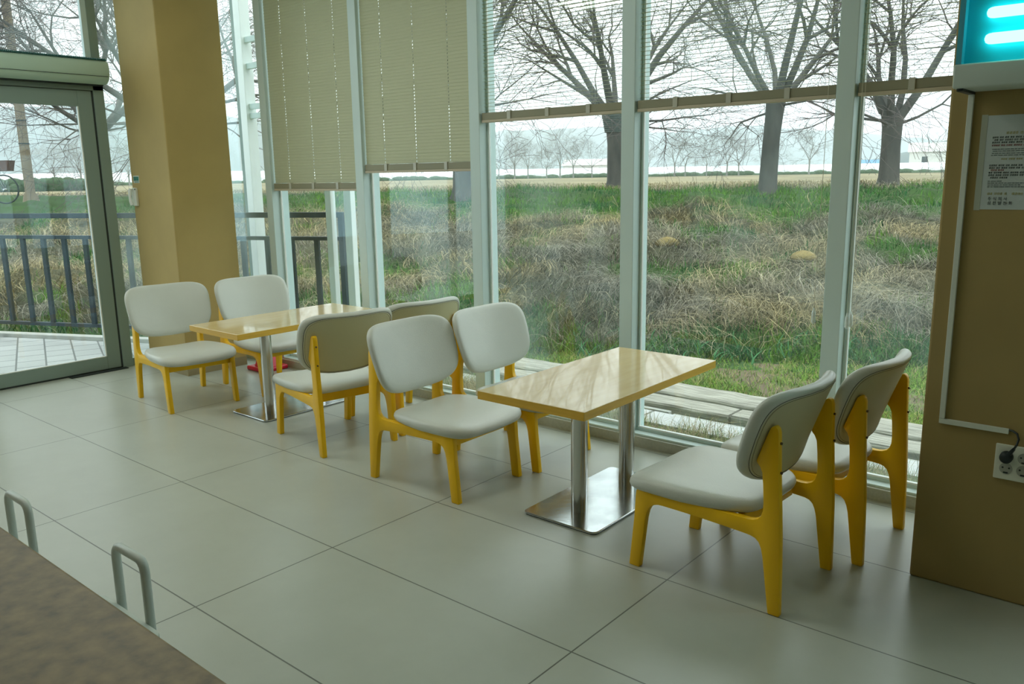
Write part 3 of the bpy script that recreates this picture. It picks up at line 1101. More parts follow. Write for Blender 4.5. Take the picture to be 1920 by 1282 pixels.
# level lawn strip in front of the bank, and earth under everything
LX, LY = np.meshgrid(np.linspace(-0.6, 14, 160), np.linspace(2.62, 8.0, 70))
LZ = -0.125 + 0.065 * (LY < 3.25) + (fbm(LX, LY, 2.5) - .5) * 0.03
lt = fbm(LX, LY, 4.0, 5)[..., None]
lc = np.array([0.11, 0.16, 0.04]) * (0.55 + 0.9 * lt)
brown = np.clip((fbm(LX, LY, 1.7, 44) - .52) / .08, 0, 1)[..., None]
lc = lc * (1 - brown) + np.array([0.17, 0.13, 0.085]) * (0.6 + 0.8 * lt) * brown
nr_, nc_ = LX.shape
idx = np.arange(nr_ * nc_).reshape(nr_, nc_)
F = np.stack([idx[:-1, :-1], idx[:-1, 1:], idx[1:, 1:], idx[1:, :-1]], -1).reshape(-1, 4)
lo = fast_mesh('ground_lawn', np.stack([LX, LY, LZ], -1).reshape(-1, 3), F, lc.reshape(-1, 3), M['ground'])
lo['kind'] = 'structure'

CAMXY = np.array([4.986, -1.306])


def blades(name, px, py, pz, height, width, lean, colr, segs=3, curl=1.0, seed=1, az=None, arc=None, flat=1.0):
    r = np.random.default_rng(seed)
    n = len(px)
    az = r.random(n) * 2 * np.pi if az is None else az
    arc = np.zeros(n, bool) if arc is None else arc
    d = np.stack([np.cos(az), np.sin(az)], -1)
    sdx, sdy = -d[:, 1], d[:, 0]
    V = np.zeros((n, (segs + 1) * 2, 3))
    ph = r.normal(0, 0.6, n)
    for s_ in range(segs + 1):
        t = s_ / segs
        out = lean * height * (t ** (1 + curl * .6))
        bend = 0.22 * height * np.sin(t * 3.0 + ph) * lean
        zz = height * (t * (1 - 0.55 * lean * t)) * np.where(lean > 1.2, 0.42, 1.0) * flat
        zz = np.where(arc, height * (0.40 * np.sin(np.pi * t * 0.93) + .02), zz)
        w = width * (1 - 0.85 * t) * .5
        cx = px + d[:, 0] * out + sdx * bend
        cy = py + d[:, 1] * out + sdy * bend
        V[:, s_ * 2] = np.stack([cx - sdx * w, cy - sdy * w, pz + zz], -1)
        V[:, s_ * 2 + 1] = np.stack([cx + sdx * w, cy + sdy * w, pz + zz + w * .4], -1)
    base = (np.arange(n) * (segs + 1) * 2)[:, None]
    F = []
    for s_ in range(segs):
        F.append(base + np.array([s_ * 2, s_ * 2 + 1, s_ * 2 + 3, s_ * 2 + 2]))
    F = np.stack(F, 1).reshape(-1, 4)
    C = np.repeat(colr[:, None], (segs + 1) * 2, 1)
    return fast_mesh(name, V.reshape(-1, 3), F, C.reshape(-1, 3), M['blade'])


def scatter(n, dmin, dmax, a0=92, a1=166, seed=2, p=1.0):
    r = np.random.default_rng(seed)
    t = r.random(n)
    D = dmin * (dmax / dmin) ** (t ** p)
    A = np.radians(a0 + (a1 - a0) * r.random(n))
    x = CAMXY[0] + D * np.cos(A)
    y = CAMXY[1] + D * np.sin(A)
    return x, y, D, r


# dry straw on the bank
x, y, D, r = scatter(270000, 6.4, 19.0, seed=11)
nn = BN[0] * x + BN[1] * y
g = greenness(x, y)
keep = (nn > N0 - 0.15) & (nn < 15.2) & (r.random(len(x)) > g * 0.93)
clump = fbm(x, y, 1.6, 60)
keep &= r.random(len(x)) < 0.35 + 1.6 * np.clip(clump - .3, 0, 1)
x, y, D, nn, clump = x[keep], y[keep], D[keep], nn[keep], clump[keep]
n = len(x)
tone = 0.40 + 1.7 * r.random(n) ** 2.2
hue = fbm(x, y, 0.9, 15)
warm = np.clip((hue - .38) * 4, 0, 1)[:, None]
base = np.array([0.215, 0.20, 0.155]) * (1 - warm) + np.array([0.32, 0.265, 0.14]) * warm
colr = base * tone[:, None]
h = (0.12 + 0.30 * r.random(n) ** 1.5) * (0.55 + 1.0 * clump)
ln = 0.5 + 1.5 * r.random(n)
flow = 2 * np.pi * 2.2 * fbm(x, y, 0.7, 120) + r.normal(0, 0.75, n)
o = blades('straw', x, y, ground_z(x, y) - 0.01, h, 0.0042 + 0.0013 * D / 6, ln, colr, 5, 1.0, 12, az=flow, arc=r.random(n) < .65, flat=0.72)
tag(o, 'tangled dry straw covering the earth bank behind the windows', 'dry grass', kind='stuff')

# green growth on the bank
x, y, D, r = scatter(150000, 6.4, 20.0, seed=21)
nn = BN[0] * x + BN[1] * y
g = greenness(x, y)
keep = (nn > N0 - 0.1) & (nn < 15.3) & (r.random(len(x)) < g * 0.9 + 0.02)
x, y, D, nn = x[keep], y[keep], D[keep], nn[keep]
n = len(x)
tone = 0.5 + 0.9 * r.random(n)
hue = fbm(x, y, 1.1, 25)
w_ = np.clip((hue - .35) * 4, 0, 1)[:, None]
base = np.array([0.02, 0.115, 0.03]) * (1 - w_) + np.array([0.10, 0.23, 0.02]) * w_
h = 0.06 + 0.14 * r.random(n)
o = blades('green_undergrowth', x, y, ground_z(x, y) - 0.01, h, 0.008 + 0.0016 * D / 6, 0.15 + 0.6 * r.random(n), base * tone[:, None], 3, 1.0, 22)
tag(o, 'patches of green weeds growing through the straw on the bank and along its crest', 'weeds', kind='stuff')

# lawn between timbers and bank
r = np.random.default_rng(31)
x = r.uniform(-0.5, 8.0, 150000)
y = 3.92 + 4.0 * r.random(150000) ** 1.25
D = np.hypot(x - CAMXY[0], y - CAMXY[1])
nn = BN[0] * x + BN[1] * y
keep = (nn < N0 + .2) & (y > 3.93) & (x > -0.5)
bn_ = np.clip((fbm(x, y, 1.7, 44) - .52) / .08, 0, 1)
keep &= r.random(len(x)) > bn_ * .75
x, y, D = x[keep], y[keep], D[keep]
n = len(x)
tone = 0.55 + 0.9 * r.random(n)
yl = (r.random(n) < .25)[:, None]
base = np.where(yl, np.array([0.40, 0.34, 0.14]), np.array([0.17, 0.30, 0.04]))
o = blades('lawn_grass', x, y, np.full(n, -0.125), 0.025 + 0.055 * r.random(n), 0.006 + 0 * D, 0.3 + 0.8 * r.random(n), base * tone[:, None], 2, 1.0, 32)
tag(o, 'short bright green lawn between the weathered timbers and the bank', 'grass', kind='stuff')

# broad-leaved plants along the foot of the bank
x, y, D, r = scatter(3500, 6.3, 10.5, 92, 140, seed=41)
nn = BN[0] * x + BN[1] * y
keep = (nn > N0 - .25) & (nn < N0 + .35) & (fbm(x, y, 2.0, 70) > .47)
x, y, D = x[keep], y[keep], D[keep]
n = len(x)
o = blades('bank_foot_plants', x, y, ground_z(x, y), 0.10 + 0.12 * r.random(n), 0.020 + 0 * D, 0.3 + 0.5 * r.random(n),
           np.array([0.06, 0.19, 0.075]) * (0.6 + 0.8 * r.random(n))[:, None], 3, 1.0, 42)
tag(o, 'dark green leafy plants along the foot of the bank', 'plants', kind='stuff')

# dry tufts between the glass and the slabs
r = np.random.default_rng(51)
n = 60000
x = r.uniform(-0.4, 5.6, n)
y = 2.64 + 0.42 * r.random(n) ** 1.4
dn = fbm(x, y, 1.3, 80)
keep = r.random(n) < np.clip((dn - .30) * 3.0, 0.06, 1)
x, y = x[keep], y[keep]
n = len(x)
gm = np.clip((fbm(x, y, 1.9, 90) - .46) * 9, 0, 1)
isg = (r.random(n) < gm * .5)[:, None]
base = np.where(isg, np.array([0.15, 0.25, 0.05]), np.array([0.42, 0.35, 0.19]))
o = blades('dry_tufts', x, y, np.full(n, -0.065), 0.05 + 0.15 * r.random(n) ** 1.6, np.full(n, 0.0035), 0.2 + 0.9 * r.random(n), base * (0.6 + 0.75 * r.random(n))[:, None], 3, 1.0, 52)
tag(o, 'dry yellow and green grass tufts growing just outside the window sill', 'grass', kind='stuff')

# far-field dry grass on the plateau edge
x, y, D, r = scatter(16000, 18.5, 34.0, seed=61)
nn = BN[0] * x + BN[1] * y
keep = (nn > 15.0)
x, y, D = x[keep], y[keep], D[keep]
n = len(x)
o = blades('field_stubble', x, y, ground_z(x, y), 0.05 + 0.12 * r.random(n), 0.02 + 0 * D, 0.4 + 0.8 * r.random(n),
           np.array([0.34, 0.29, 0.17]) * (0.6 + 0.7 * r.random(n))[:, None], 2, 1.0, 62)
tag(o, 'straw coloured stubble field beyond the crest of the bank', 'stubble', kind='stuff')

# slabs, kerb, sleepers
b = MB().box(-0.4, 7.5, 3.02, 3.25, -0.16, -0.05)
struct(b.build('ground_slabs', M['slab']))


def sleeper(x0, x1, y0, y1, zt, seed, label):
    r_ = random.Random(seed)
    b = MB()
    n_s = max(4, int((x1 - x0) / 0.12))
    vs, fs = [], []
    for k in range(n_s + 1):
        x = x0 + (x1 - x0) * k / n_s
        jy0, jy1, jz = (r_.uniform(-.006, .006) for _ in range(3))
        if k in (0, n_s):
            jy0 += .012
            jy1 -= .012
        vs += [(x, y0 + jy0, -0.16), (x, y0 + jy0, zt - .012 + jz * .5), (x, y0 + jy0 + .010, zt + jz * .6), (x, (y0 + y1) / 2, zt + jz * .8),
               (x, y1 + jy1 - .010, zt + jz * .6), (x, y1 + jy1, zt - .012), (x, y1 + jy1, -0.16)]
    for k in range(n_s):
        for j in range(7):
            fs.append((k * 7 + j, k * 7 + (j + 1) % 7, (k + 1) * 7 + (j + 1) % 7, (k + 1) * 7 + j))
    fs += [tuple(range(7)), tuple(range(n_s * 7 + 6, n_s * 7 - 1, -1))]
    b.add(vs, fs)
    o = b.build('timber_sleeper', M['timber'], smooth=30)
    tag(o, label, 'timber', 'weathered timbers laid outside the window')


sleeper(0.55, 2.96, 3.61, 3.90, -0.02, 1, 'weathered timber seen right under the near table edge, far row beside the lawn')
sleeper(-0.45, 0.53, 3.60, 3.89, -0.02, 2, 'weathered timber end of the far row, seen between the middle chairs')
sleeper(2.98, 5.3, 3.60, 3.88, -0.025, 3, 'weathered timber of the far row behind the two right chairs')
sleeper(0.20, 2.79, 3.375, 3.585, -0.03, 4, 'thick weathered timber of the near row beneath the near table edge')
sleeper(2.81, 5.4, 3.38, 3.585, -0.035, 5, 'weathered timber of the near row behind the two right chairs')
for (a, c, lab) in ((-0.4, 1.25, 'thin pale edging strip outside, by the middle chairs'), (1.27, 2.44, 'thin pale edging strip under the near table edge'), (2.46, 4.9, 'long thin pale edging strip beside the slabs behind the right chairs')):
    o = MB().box(a, c, 3.268, 3.305, -0.16, -0.045 if a == 1.27 else -0.06).build('edging_strip', M['kerb'], bevel=0.003)
    tag(o, lab, 'edging', 'edging strips beside the slabs')

# terrace with railing on the left
def pn(u, n):
    return (u * BU[0] + n * BN[0], u * BU[1] + n * BN[1])
ue = pn(0.78, 3.12)
poly = [(-1.69, -8.0), (-1.69, 2.62), (-0.58, 2.62), ue, pn(-14.0, 3.12), pn(-14.0, -6.0)]
tp = MB()
tp.prism(poly, -0.14, -0.015, axis='z')
struct(tp.build('ground_terrace', M['paver']))
ke = MB()
a_, b_ = pn(-14, 3.18), pn(0.80, 3.18)
ke.bar((a_[0], a_[1], -0.05), (b_[0], b_[1], -0.05), 0.10, 0.14)
o = ke.build('terrace_kerb', M['kerb'], bevel=0.004)
tag(o, 'pale concrete kerb edging the paved terrace under the dark railing', 'kerb')
rl = empty('terrace_railing', (*pn(0.80, 3.05), 0))
rl.rotation_euler = (0, 0, R(25))
for z, h in ((1.172, 0.045), (0.975, 0.032), (0.150, 0.032)):
    MB().bar((-14, 0, z), (0.0, 0, z), 0.045, h).build('rail', M['rail'], rl, bevel=0.003)
u_ = -0.02
k = 0
while u_ > -9.0:
    thick = (k % 8 == 0)
    hgt = 1.15 if thick else 0.96
    MB().box(u_ - 0.021, u_ + 0.021, -0.014 if not thick else -0.021, 0.014 if not thick else 0.021, 0.0 if thick else 0.150, hgt).build('post' if thick else 'baluster', M['rail'], rl)
    u_ -= 0.236
    k += 1
tag(rl, 'dark navy steel railing along the terrace outside the door', 'railing')

# pale corner upright; white bars in place of reflections in the glass
op = empty('pale_upright', (-1.715, 3.0, -0.02))
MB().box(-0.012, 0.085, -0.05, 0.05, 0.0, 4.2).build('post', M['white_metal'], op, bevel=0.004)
MB().box(-0.085, -0.014, -0.03, 0.05, 0.0, 4.2).build('dark_channel', mat('dark_teal_steel', (0.16, 0.24, 0.22), 0.5), op)  # darker strip beside the pale upright
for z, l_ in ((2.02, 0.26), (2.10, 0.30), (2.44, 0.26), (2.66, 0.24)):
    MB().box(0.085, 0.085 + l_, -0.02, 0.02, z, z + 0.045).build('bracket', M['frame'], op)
tag(op, 'pale upright bar with short side bars outside the corner window', 'post')
for (x, w_, lab) in ((-0.625, 0.075, 'narrower white bar for a reflection in the glass, below the closed blind'), (-0.375, 0.088, 'wider white bar for a reflection in the glass, below the closed blind at the railing end')):
    o = MB().box(x - w_ / 2, x + w_ / 2, 3.0, 3.05, -0.10, 2.6).build('reflection_bar', M['white_metal'], bevel=0.004)
    tag(o, lab, 'post', 'white bars for glass reflections')


# ------------------------------------------------------------------ trees
def tree(name, x, y, z, h, dia, fork, seed, label, group, mt, mtw, lean=0.0, limbs=6, spread=1.0, quality=1.0, twigs=True):
    r_ = random.Random(seed)
    if name == 'bare_tree':
        z = float(ground_z(x, y)) + 0.05
    root = empty(name, (x, y, z - 0.15))
    trunk, brs, tws = MB(), MB(), MB()
    rb = dia / 2
    f0 = fork + .15
    pts = [(0, 0, 0), (0.0, 0, .12), (0.01, 0, .3), (lean * .3, .02, f0 * .6), (lean * .7, 0.02, f0 * .85), (lean, 0, f0)]
    trunk.tube(pts, [rb * 1.5, rb * 1.2, rb * 1.05, rb * .95, rb * 1.0, rb * 1.12], 12)

    def grow(p, d, L, rad, depth):
        steps = 4 if depth < 3 else 3
        pts_, rads = [p], [rad]
        q = Vector(p)
        dd = Vector(d)
        kids = []
        for s_ in range(steps):
            wob = Vector((r_.gauss(0, 1), r_.gauss(0, 1), r_.gauss(0, .7))) * (0.10 + .05 * depth)
            dd = (dd + wob).normalized()
            if depth >= 2 and r_.random() < .5:
                dd = (dd + Vector((0, 0, -0.06))).normalized()
            q = q + dd * (L / steps)
            pts_.append(tuple(q))
            rads.append(max(rad * (1 - 0.72 * (s_ + 1) / steps), 0.0035))
            kids.append((Vector(q), Vector(dd), rads[-1]))
        tgt = trunk if depth == 0 else (brs if depth <= 1 else tws)
        tgt.tube(pts_, rads, 8 if depth == 0 else (5 if depth == 1 else 3), caps=False)
        if depth >= 4 or L < 0.16:
            return
        nk = [4, 5, 5, 2][depth]
        nk = max(2, int(round(nk * quality)))
        for _ in range(nk):
            kk = r_.choice(range(len(kids)))
            if depth == 0 and kk == 0 and r_.random() < .6:
                kk = 1
            pp, dv, rr = kids[kk]
            ax = dv.cross(Vector((r_.gauss(0, 1), r_.gauss(0, 1), r_.gauss(0, 1)))).normalized()
            ang = R(r_.uniform(22, 58))
            nd = Matrix.Rotation(ang, 3, ax) @ dv
            nd.z += 0.10 if depth < 2 else -0.02
            nd.normalize()
            grow(tuple(pp), nd, L * r_.uniform(0.42, 0.72), min(rr * .75, rad * .5), depth + 1)
        # continuation
        pp, dv, rr = kids[-1]
        grow(tuple(pp), dv, L * 0.6, rr * .9, depth + 1)

    for k in range(limbs):
        az = 2 * math.pi * (k + r_.uniform(-.3, .3)) / limbs
        el = R(r_.uniform(38, 72))
        d = Vector((math.cos(az) * math.cos(el) * spread, math.sin(az) * math.cos(el) * spread, math.sin(el))).normalized()
        grow((lean + math.cos(az) * rb * .4, math.sin(az) * rb * .4, f0 - rb * .5), d, h * r_.uniform(0.42, 0.6), rb * r_.uniform(.34, .52), 0)
    # low drooping side branches
    for k in range(4):
        az = r_.uniform(0, 6.28)
        d = Vector((math.cos(az), math.sin(az), r_.uniform(-.05, .3))).normalized()
        grow((lean, 0, f0 * r_.uniform(.85, 1.0)), d, h * .42, rb * .16, 1)
    trunk.build('trunk', mt, root, smooth=60)
    brs.build('branches', mt, root)
    if twigs and tws.v:
        tws.build('twigs', mtw, root)
    tag(root, label, 'tree', group)
    return root


G1 = 'bare trees along the crest of the bank'
tA = tree('bare_tree', -8.02, 18.8, 1.10, 6.6, 0.56, 2.0, 101, 'bare tree with thick trunk seen through the open blind left of the middle mullion', G1, M['bark'], M['twig'], lean=-.1)
wr = MB()
for k in range(12):
    z = 1.62 + k * 0.052
    rr0 = 0.30 + 0.010 * k
    wr.tube([(-0.06, 0, z), (-0.06, 0, z + 0.014), (-0.06, 0, z + 0.034), (-0.06, 0, z + 0.048)], [rr0, rr0 + .014, rr0 + .014, rr0], 14)
wr.build('trunk_wrap', mat('woven_wrap', (0.085, 0.11, 0.10), 0.8), tA)
tree('bare_tree', -1.88, 14.79, 1.02, 5.6, 0.34, 1.75, 102, 'slender forked bare tree centred above the near table', G1, M['bark'], M['twig'], lean=.1, limbs=7)
tree('bare_tree', -1.04, 19.85, 1.10, 6.2, 0.46, 1.55, 103, 'bare tree with thick trunk beside the brown column', G1, M['bark'], M['twig'], limbs=5, spread=.8)
tree('bare_tree', -7.01, 11.44, 1.02, 5.6, 0.50, 1.8, 104, 'bare tree whose dark trunk shows below the second closed blind', G1, M['bark'], M['twig'])
tree('bare_tree', -11.81, 12.9, 1.10, 6.0, 0.45, 1.8, 105, 'bare tree mostly hidden behind the mullion between the closed blinds', G1, M['bark'], M['twig'])
tree('bare_tree', -14.48, 8.95, 1.10, 7.2, 0.45, 1.7, 106, 'bare tree rising behind the left ochre column', G1, M['bark'], M['twig'], limbs=7, spread=1.15)
tree('bare_tree', -19.5, 9.6, 1.10, 8.0, 0.42, 1.8, 107, 'many-branched bare tree seen above the air curtain', G1, M['bark'], M['twig'], limbs=7)
tree('bare_tree', -17.2, 4.0, 1.05, 7.4, 0.45, 1.8, 108, 'bare tree reaching in from the left picture edge', G1, M['bark'], M['twig'], limbs=7, spread=1.15)
tree('bare_tree', 2.9, 20.5, 1.10, 6.2, 0.42, 1.7, 109, 'bare tree hidden behind the brown column with branches reaching left', G1, M['bark'], M['twig'])

# orchard trees far across the field
far = [(-74.16, 29.7), (-73.37, 31.65), (-71.76, 35.23), (-50.7, 62.92), (-49.47, 63.96), (-48.42, 64.82), (-46.95, 65.98), (-45.88, 66.8), (-44.8, 67.59),
       (-43.27, 68.67), (-38.59, 71.68), (-36.33, 72.98), (-35.42, 73.48), (-33.6, 74.43), (-31.87, 75.29), (-30.86, 75.76), (-27.91, 77.07), (-24.89, 78.27), (-13.5, 81.66)]
protos = []
for i, (x, y) in enumerate(far):
    lab = 'small bare orchard tree far across the field'
    if i < 3:
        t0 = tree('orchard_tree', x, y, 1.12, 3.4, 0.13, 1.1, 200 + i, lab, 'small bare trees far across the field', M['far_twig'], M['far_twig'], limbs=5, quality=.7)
        protos.append(t0)
    else:
        t0 = copy_tree(protos[i % 3])
        s_ = 0.8 + 0.4 * ((i * 37) % 10) / 10
        t0.location = (x, y, 1.0)
        t0.rotation_euler = (0, 0, i * 1.7)
        t0.scale = (s_, s_, s_)

# utility pole, hedge, greenhouses, houses, hills
up_ = empty('utility_pole', (-17.56, 6.92, 1.05))
MB().cyl((0, 0), 0.115, 0.0, 9.0, 16, r2=0.085).build('pole', M['pole'], up_, smooth=60)
MB().cyl((0, 0), 0.20, -0.1, 0.16, 16, r2=0.15).build('footing', M['pole'], up_, smooth=60)
for z in (1.35, 1.9, 3.4):
    MB().cyl((0, 0), 0.122, z, z + 0.03, 16).build('band', M['black'], up_)
tag(up_, 'brown concrete utility pole standing on the crest, seen through the glass door', 'pole')

hd = MB()
rr_ = random.Random(3)
for k in range(16):
    t = k / 15
    c = Vector((-37.3 - 1.0 + t * 2.1, 12.9 + t * 3.6, 1.0))
    for j in range(3):
        q = c + Vector((rr_.uniform(-.3, .3), rr_.uniform(-.3, .3), .2 + rr_.uniform(0, .25)))
        hd.tube([q + Vector((0, 0, -.35)), q + Vector((0, 0, -.2)), q, q + Vector((0, 0, .18)), q + Vector((0, 0, .26))], [.2, .34, .42, .3, .1], 8)
o = hd.build('hedge', M['hedge'], smooth=80)
tag(o, 'low clipped green hedge beyond the utility pole', 'hedge')
gi_ = 0
for (ax, ay, L_, w_, hh, ang) in ((-92, 43, 52, 7, 1.45, 62), (-73, 98, 52, 7, 1.3, 42), (-31, 128, 50, 7, 1.3, 22), (14, 141, 44, 7, 1.25, 8), (-114, 8, 30, 7, 1.45, 75)):
    gi_ += 1
    b = MB()
    prof = [(-w_ / 2, 0.0), (-w_ / 2, hh * .45), (-w_ * .42, hh * .75), (-w_ * .22, hh * .95), (0, hh), (w_ * .22, hh * .95), (w_ * .42, hh * .75), (w_ / 2, hh * .45), (w_ / 2, 0)]
    b.prism(prof, -L_ / 2, L_ / 2, axis='y')
    o = b.build('greenhouse_tunnel', M['greenhouse'], smooth=50)
    o.location = (ax, ay, 1.0)
    o.rotation_euler = (0, 0, R(ang - 90))
    tag(o, ['long white greenhouse tunnel across the field seen through the glass door', 'white greenhouse tunnel far behind the wide middle window',
            'white greenhouse tunnel far behind the near table window', 'white greenhouse tunnel far off beside the brown column',
            'white greenhouse tunnel at the far left beyond the bicycle'][gi_ - 1], 'greenhouse', 'white greenhouse tunnels across the field')


hr = MB()
for k in range(150):
    a = R(94 + 74 * k / 149)
    c = Vector((CAMXY[0] + 91 * math.cos(a), CAMXY[1] + 91 * math.sin(a), 1.0))
    hh = rr_.uniform(.25, .55)
    hr.tube([c + Vector((0, 0, -.2)), c + Vector((0, 0, hh * .3)), c + Vector((0, 0, hh * .8)), c + Vector((0, 0, hh))], [.7, .85, .6, .1], 8)
o = hr.build('hedgerow', M['hedge'], smooth=80)
tag(o, 'low dark hedgerow along the far side of the field, in front of the greenhouses', 'hedgerow', kind='stuff')


def house(x, y, z, w, d, h, rh, m_roof, rot, label):
    r = empty('farm_house', (x, y, z), rot)
    MB().box(-w / 2, w / 2, -d / 2, d / 2, 0, h).build('walls', M['house'], r)
    b = MB()
    b.prism([(-d / 2 - .4, h), (d / 2 + .4, h), (0, h + rh)], -w / 2 - .4, w / 2 + .4, axis='x')
    b.build('roof', m_roof, r)
    for k in (-1, 1):
        MB().box(k * w * .25 - .6, k * w * .25 + .6, -d / 2 - .05, -d / 2 + .05, h * .35, h * .75).build('window_pane', M['rail'], r)
    tag(r, label, 'house', 'farm buildings in the distance')


house(-45, 214, 1.0, 13, 8, 4.2, 2.2, M['house'], R(12), 'distant white farmhouse at the foot of the hill beside the brown column')
house(-48, 172, 0.6, 9, 6, 1.6, 1.1, M['roof_blue'], R(10), 'distant low shed with a blue roof left of the thick trunk')
house(-110, 165, 1.0, 12, 8, 2.4, 1.5, M['house'], R(25), 'distant pale farm building behind the small orchard trees')


def hill(name, a0, a1, D, prof, label, seed, depth=260):
    """ridge following azimuths a0..a1 (degrees) at distance D; a real mound with front and back slopes"""
    r_ = np.random.default_rng(seed)
    na, nd = 90, 14
    A = np.radians(np.linspace(a0, a1, na))
    T = np.linspace(0, 1, nd)
    pk = np.interp(np.linspace(0, 1, na), np.linspace(0, 1, len(prof)), prof)
    pk = pk + D * 0.0018 * np.convolve(r_.normal(0, 1, na + 6), np.ones(7) / 3, 'valid')
    V = []
    for t in T:
        f_ = math.sin(math.pi * t) ** 0.8
        rad = D + depth * (t - .5) * 2
        V.append(np.stack([CAMXY[0] + rad * np.cos(A), CAMXY[1] + rad * np.sin(A), pk * f_ - 2], -1))
    V = np.array(V)
    idx = np.arange(nd * na).reshape(nd, na)
    F = np.stack([idx[:-1, :-1], idx[:-1, 1:], idx[1:, 1:], idx[1:, :-1]], -1).reshape(-1, 4)
    o = fast_mesh(name, V.reshape(-1, 3), F, None, M['hill'])
    o['kind'] = 'structure'
    return o


hill('hill_left', 128, 176, 1100, [0, 30, 45, 60, 78, 88, 92, 84, 70, 50, 20], '', 1)
hill('hill_middle', 100, 140, 1500, [20, 50, 62, 74, 78, 70, 80, 84, 76, 56, 30], '', 2)
hill('hill_right', 94, 112, 560, [34, 30, 26, 23, 18, 14, 9, 4, 0], '', 3, depth=120)

# two plain yellow domes set on the bank
for (x, y, lab) in ((-0.42, 8.27, 'small yellow dome on the bank, left one'), (1.11, 8.99, 'small yellow dome on the bank, right one beside the mullion')):
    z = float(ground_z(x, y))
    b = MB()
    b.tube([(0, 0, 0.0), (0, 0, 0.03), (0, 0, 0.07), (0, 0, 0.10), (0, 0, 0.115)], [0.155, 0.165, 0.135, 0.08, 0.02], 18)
    o = b.build('dry_tuft', M['bank_dome'], smooth=80)
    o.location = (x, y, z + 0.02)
    tag(o, lab, 'dry tuft', 'yellow domes on the bank')


# ------------------------------------------------------------------ bicycles
def make_bike():
    r = empty('bicycle')
    for nm, x in (('front_wheel', 0.53), ('rear_wheel', -0.53)):
        w = MB()
        w.tube([(x + 0.325 * math.cos(2 * math.pi * k / 32), 0, 0.34 + 0.325 * math.sin(2 * math.pi * k / 32)) for k in range(32)], 0.019, 7, closed=True)
        wo = w.build(nm, M['tire'], r, smooth=60)
        sp = MB()
        for k in range(16):
            a = 2 * math.pi * k / 16
            sp.tube([(x, 0, 0.34), (x + 0.31 * math.cos(a), 0, 0.34 + 0.31 * math.sin(a))], 0.0018, 3)
        sp.tube([(x, -0.05, 0.34), (x, 0.05, 0.34)], 0.02, 8)
        sp.build('spokes', M['steel'], wo)
    f = MB()
    bb, hd_, st_, rw = (-0.06, 0, 0.30), (0.36, 0, 0.78), (-0.22, 0, 0.74), (-0.53, 0, 0.34)
    f.tube([hd_, bb], 0.018, 8)
    f.tube([(0.37, 0, 0.70), st_], 0.016, 8)
    f.tube([bb, st_, (-0.25, 0, 0.86)], 0.016, 8)
    f.tube([bb, rw], 0.012, 6)
    f.tube([(-0.20, 0, 0.66), rw], 0.011, 6)
    f.build('frame', M['bikeframe'], r, smooth=60)
    k = MB()
    for s_ in (-.045, .045):
        k.tube([(0.38, s_, 0.70), (0.44, s_, 0.56), (0.53, s_, 0.34)], 0.010, 6)
    k.tube([(0.38, 0, 0.68), (0.33, 0, 0.98)], 0.016, 8)
    k.build('fork', M['bikeframe'], r)
    MB().tube([(0.18, -0.27, 0.96), (0.30, -0.22, 1.0), (0.34, 0, 0.98), (0.30, 0.22, 1.0), (0.18, 0.27, 0.96)], 0.012, 8).build('handlebar', M['steel'], r, smooth=60)
    MB().tube([(-0.38, 0, 0.89), (-0.30, 0, 0.91), (-0.18, 0, 0.90), (-0.10, 0, 0.88)], [0.06, 0.075, 0.045, 0.02], 10).build('saddle', M['black'], r, smooth=60)
    b = MB().prism([(0.42, 0.76), (0.46, 1.00), (0.78, 1.00), (0.72, 0.76)], -0.14, 0.14)
    b.build('basket', M['basket'], r)
    return r


bk = make_bike()
bk.location = (-16.79 - 0.53 * 0.76, 6.09 - 0.53 * 0.64, 0.99)
bk.rotation_euler = (0, 0, R(40))
tag(bk, 'parked bicycle with brown front basket at the left picture edge on the crest', 'bicycle')
bk2 = copy_tree(bk)
bk2.location = (-82.04, 178.77, 0.75)
bk2.rotation_euler = (0, 0, R(200))
tag(bk2, 'tiny distant bicycle ridden across the field left of the slender forked tree', 'bicycle')

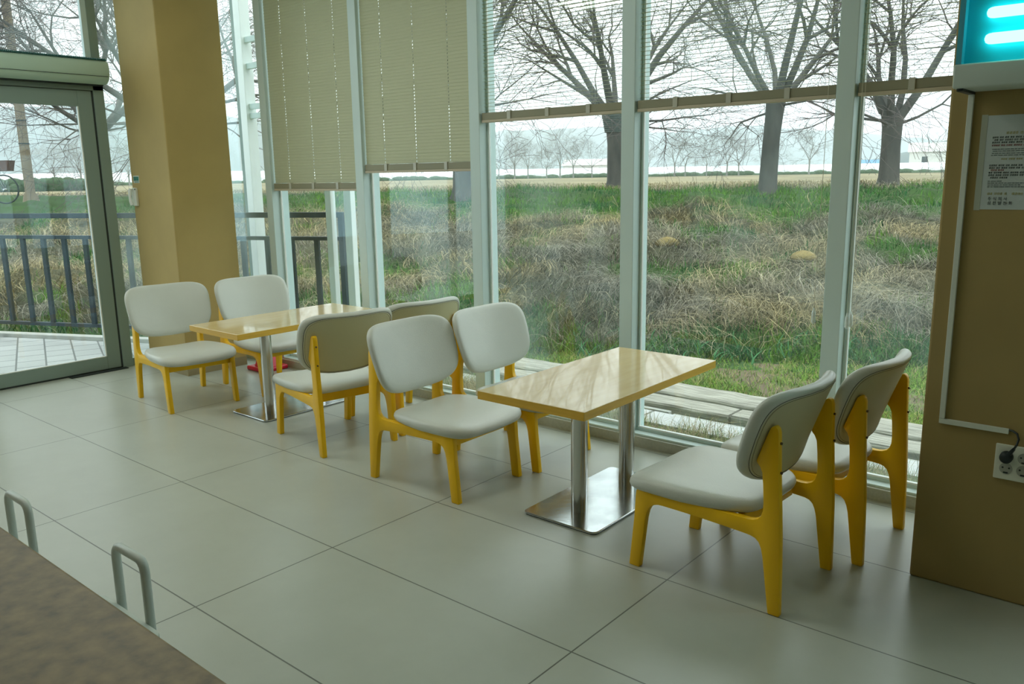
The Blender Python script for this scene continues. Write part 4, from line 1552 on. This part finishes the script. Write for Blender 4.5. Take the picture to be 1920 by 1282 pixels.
pe = empty('person', (-82.04, 178.77, 0.75), R(200))
me = bpy.data.meshes.new('body')
V = [(-.22, 0, .98), (-.18, 0, 1.10), (-.10, 0, 1.28), (-.04, 0, 1.42), (-.01, 0, 1.50), (0.02, 0, 1.62),
     (-.06, .18, 1.38), (.10, .24, 1.18), (.20, .25, 1.02), (.24, .25, 1.00),
     (-.06, -.18, 1.38), (.10, -.24, 1.18), (.20, -.25, 1.02), (.24, -.25, 1.00),
     (-.20, .10, .95), (.10, .11, .80), (.0, .11, .42), (.08, .11, .38),
     (-.20, -.10, .95), (.08, -.11, .62), (-.06, -.11, .24), (.04, -.11, .20)]
E = [(0, 1), (1, 2), (2, 3), (3, 4), (4, 5), (3, 6), (6, 7), (7, 8), (8, 9), (3, 10), (10, 11), (11, 12), (12, 13), (0, 14), (14, 15), (15, 16), (16, 17), (0, 18), (18, 19), (19, 20), (20, 21)]
RAD = [.13, .13, .15, .12, .055, .10, .07, .045, .035, .035, .07, .045, .035, .035, .10, .075, .05, .05, .10, .075, .05, .05]
me.from_pydata(V, E, [])
po = bpy.data.objects.new('body', me)
COL.objects.link(po)
po.parent = pe
po.modifiers.new('skin', 'SKIN')
for i, s_ in enumerate(me.skin_vertices[0].data):
    s_.radius = (RAD[i], RAD[i])
    s_.use_root = (i == 0)
po.modifiers.new('sub', 'SUBSURF').levels = 1
me.materials.append(M['jacket'])
hd2 = MB().tube([(0.02, 0, 1.60), (0.02, 0, 1.66), (0.0, 0, 1.74), (0, 0, 1.79)], [.10, .115, .09, .03], 10)
hd2.build('hair', M['black'], pe, smooth=80)
tag(pe, 'tiny distant person in dark clothes riding a bicycle across the field', 'person')

# ------------------------------------------------------------------ morning haze lying over the far field
hz_m = bpy.data.materials.new('haze')
n, l, out = nodes_of(hz_m)
vs_ = n.new('ShaderNodeVolumeScatter')
vs_.inputs['Color'].default_value = (0.86, 0.95, 1.0, 1)
vs_.inputs['Density'].default_value = 0.00075
vs_.inputs['Anisotropy'].default_value = 0.2
l.new(vs_.outputs[0], out.inputs['Volume'])
b = MB().box(-2200, 2200, 42, 2300, -6, 170)
o = b.build('haze', hz_m)
o.rotation_euler = (0, 0, R(25))
tag(o, 'thin pale blue haze lying over the far field and hills', 'haze', kind='stuff')
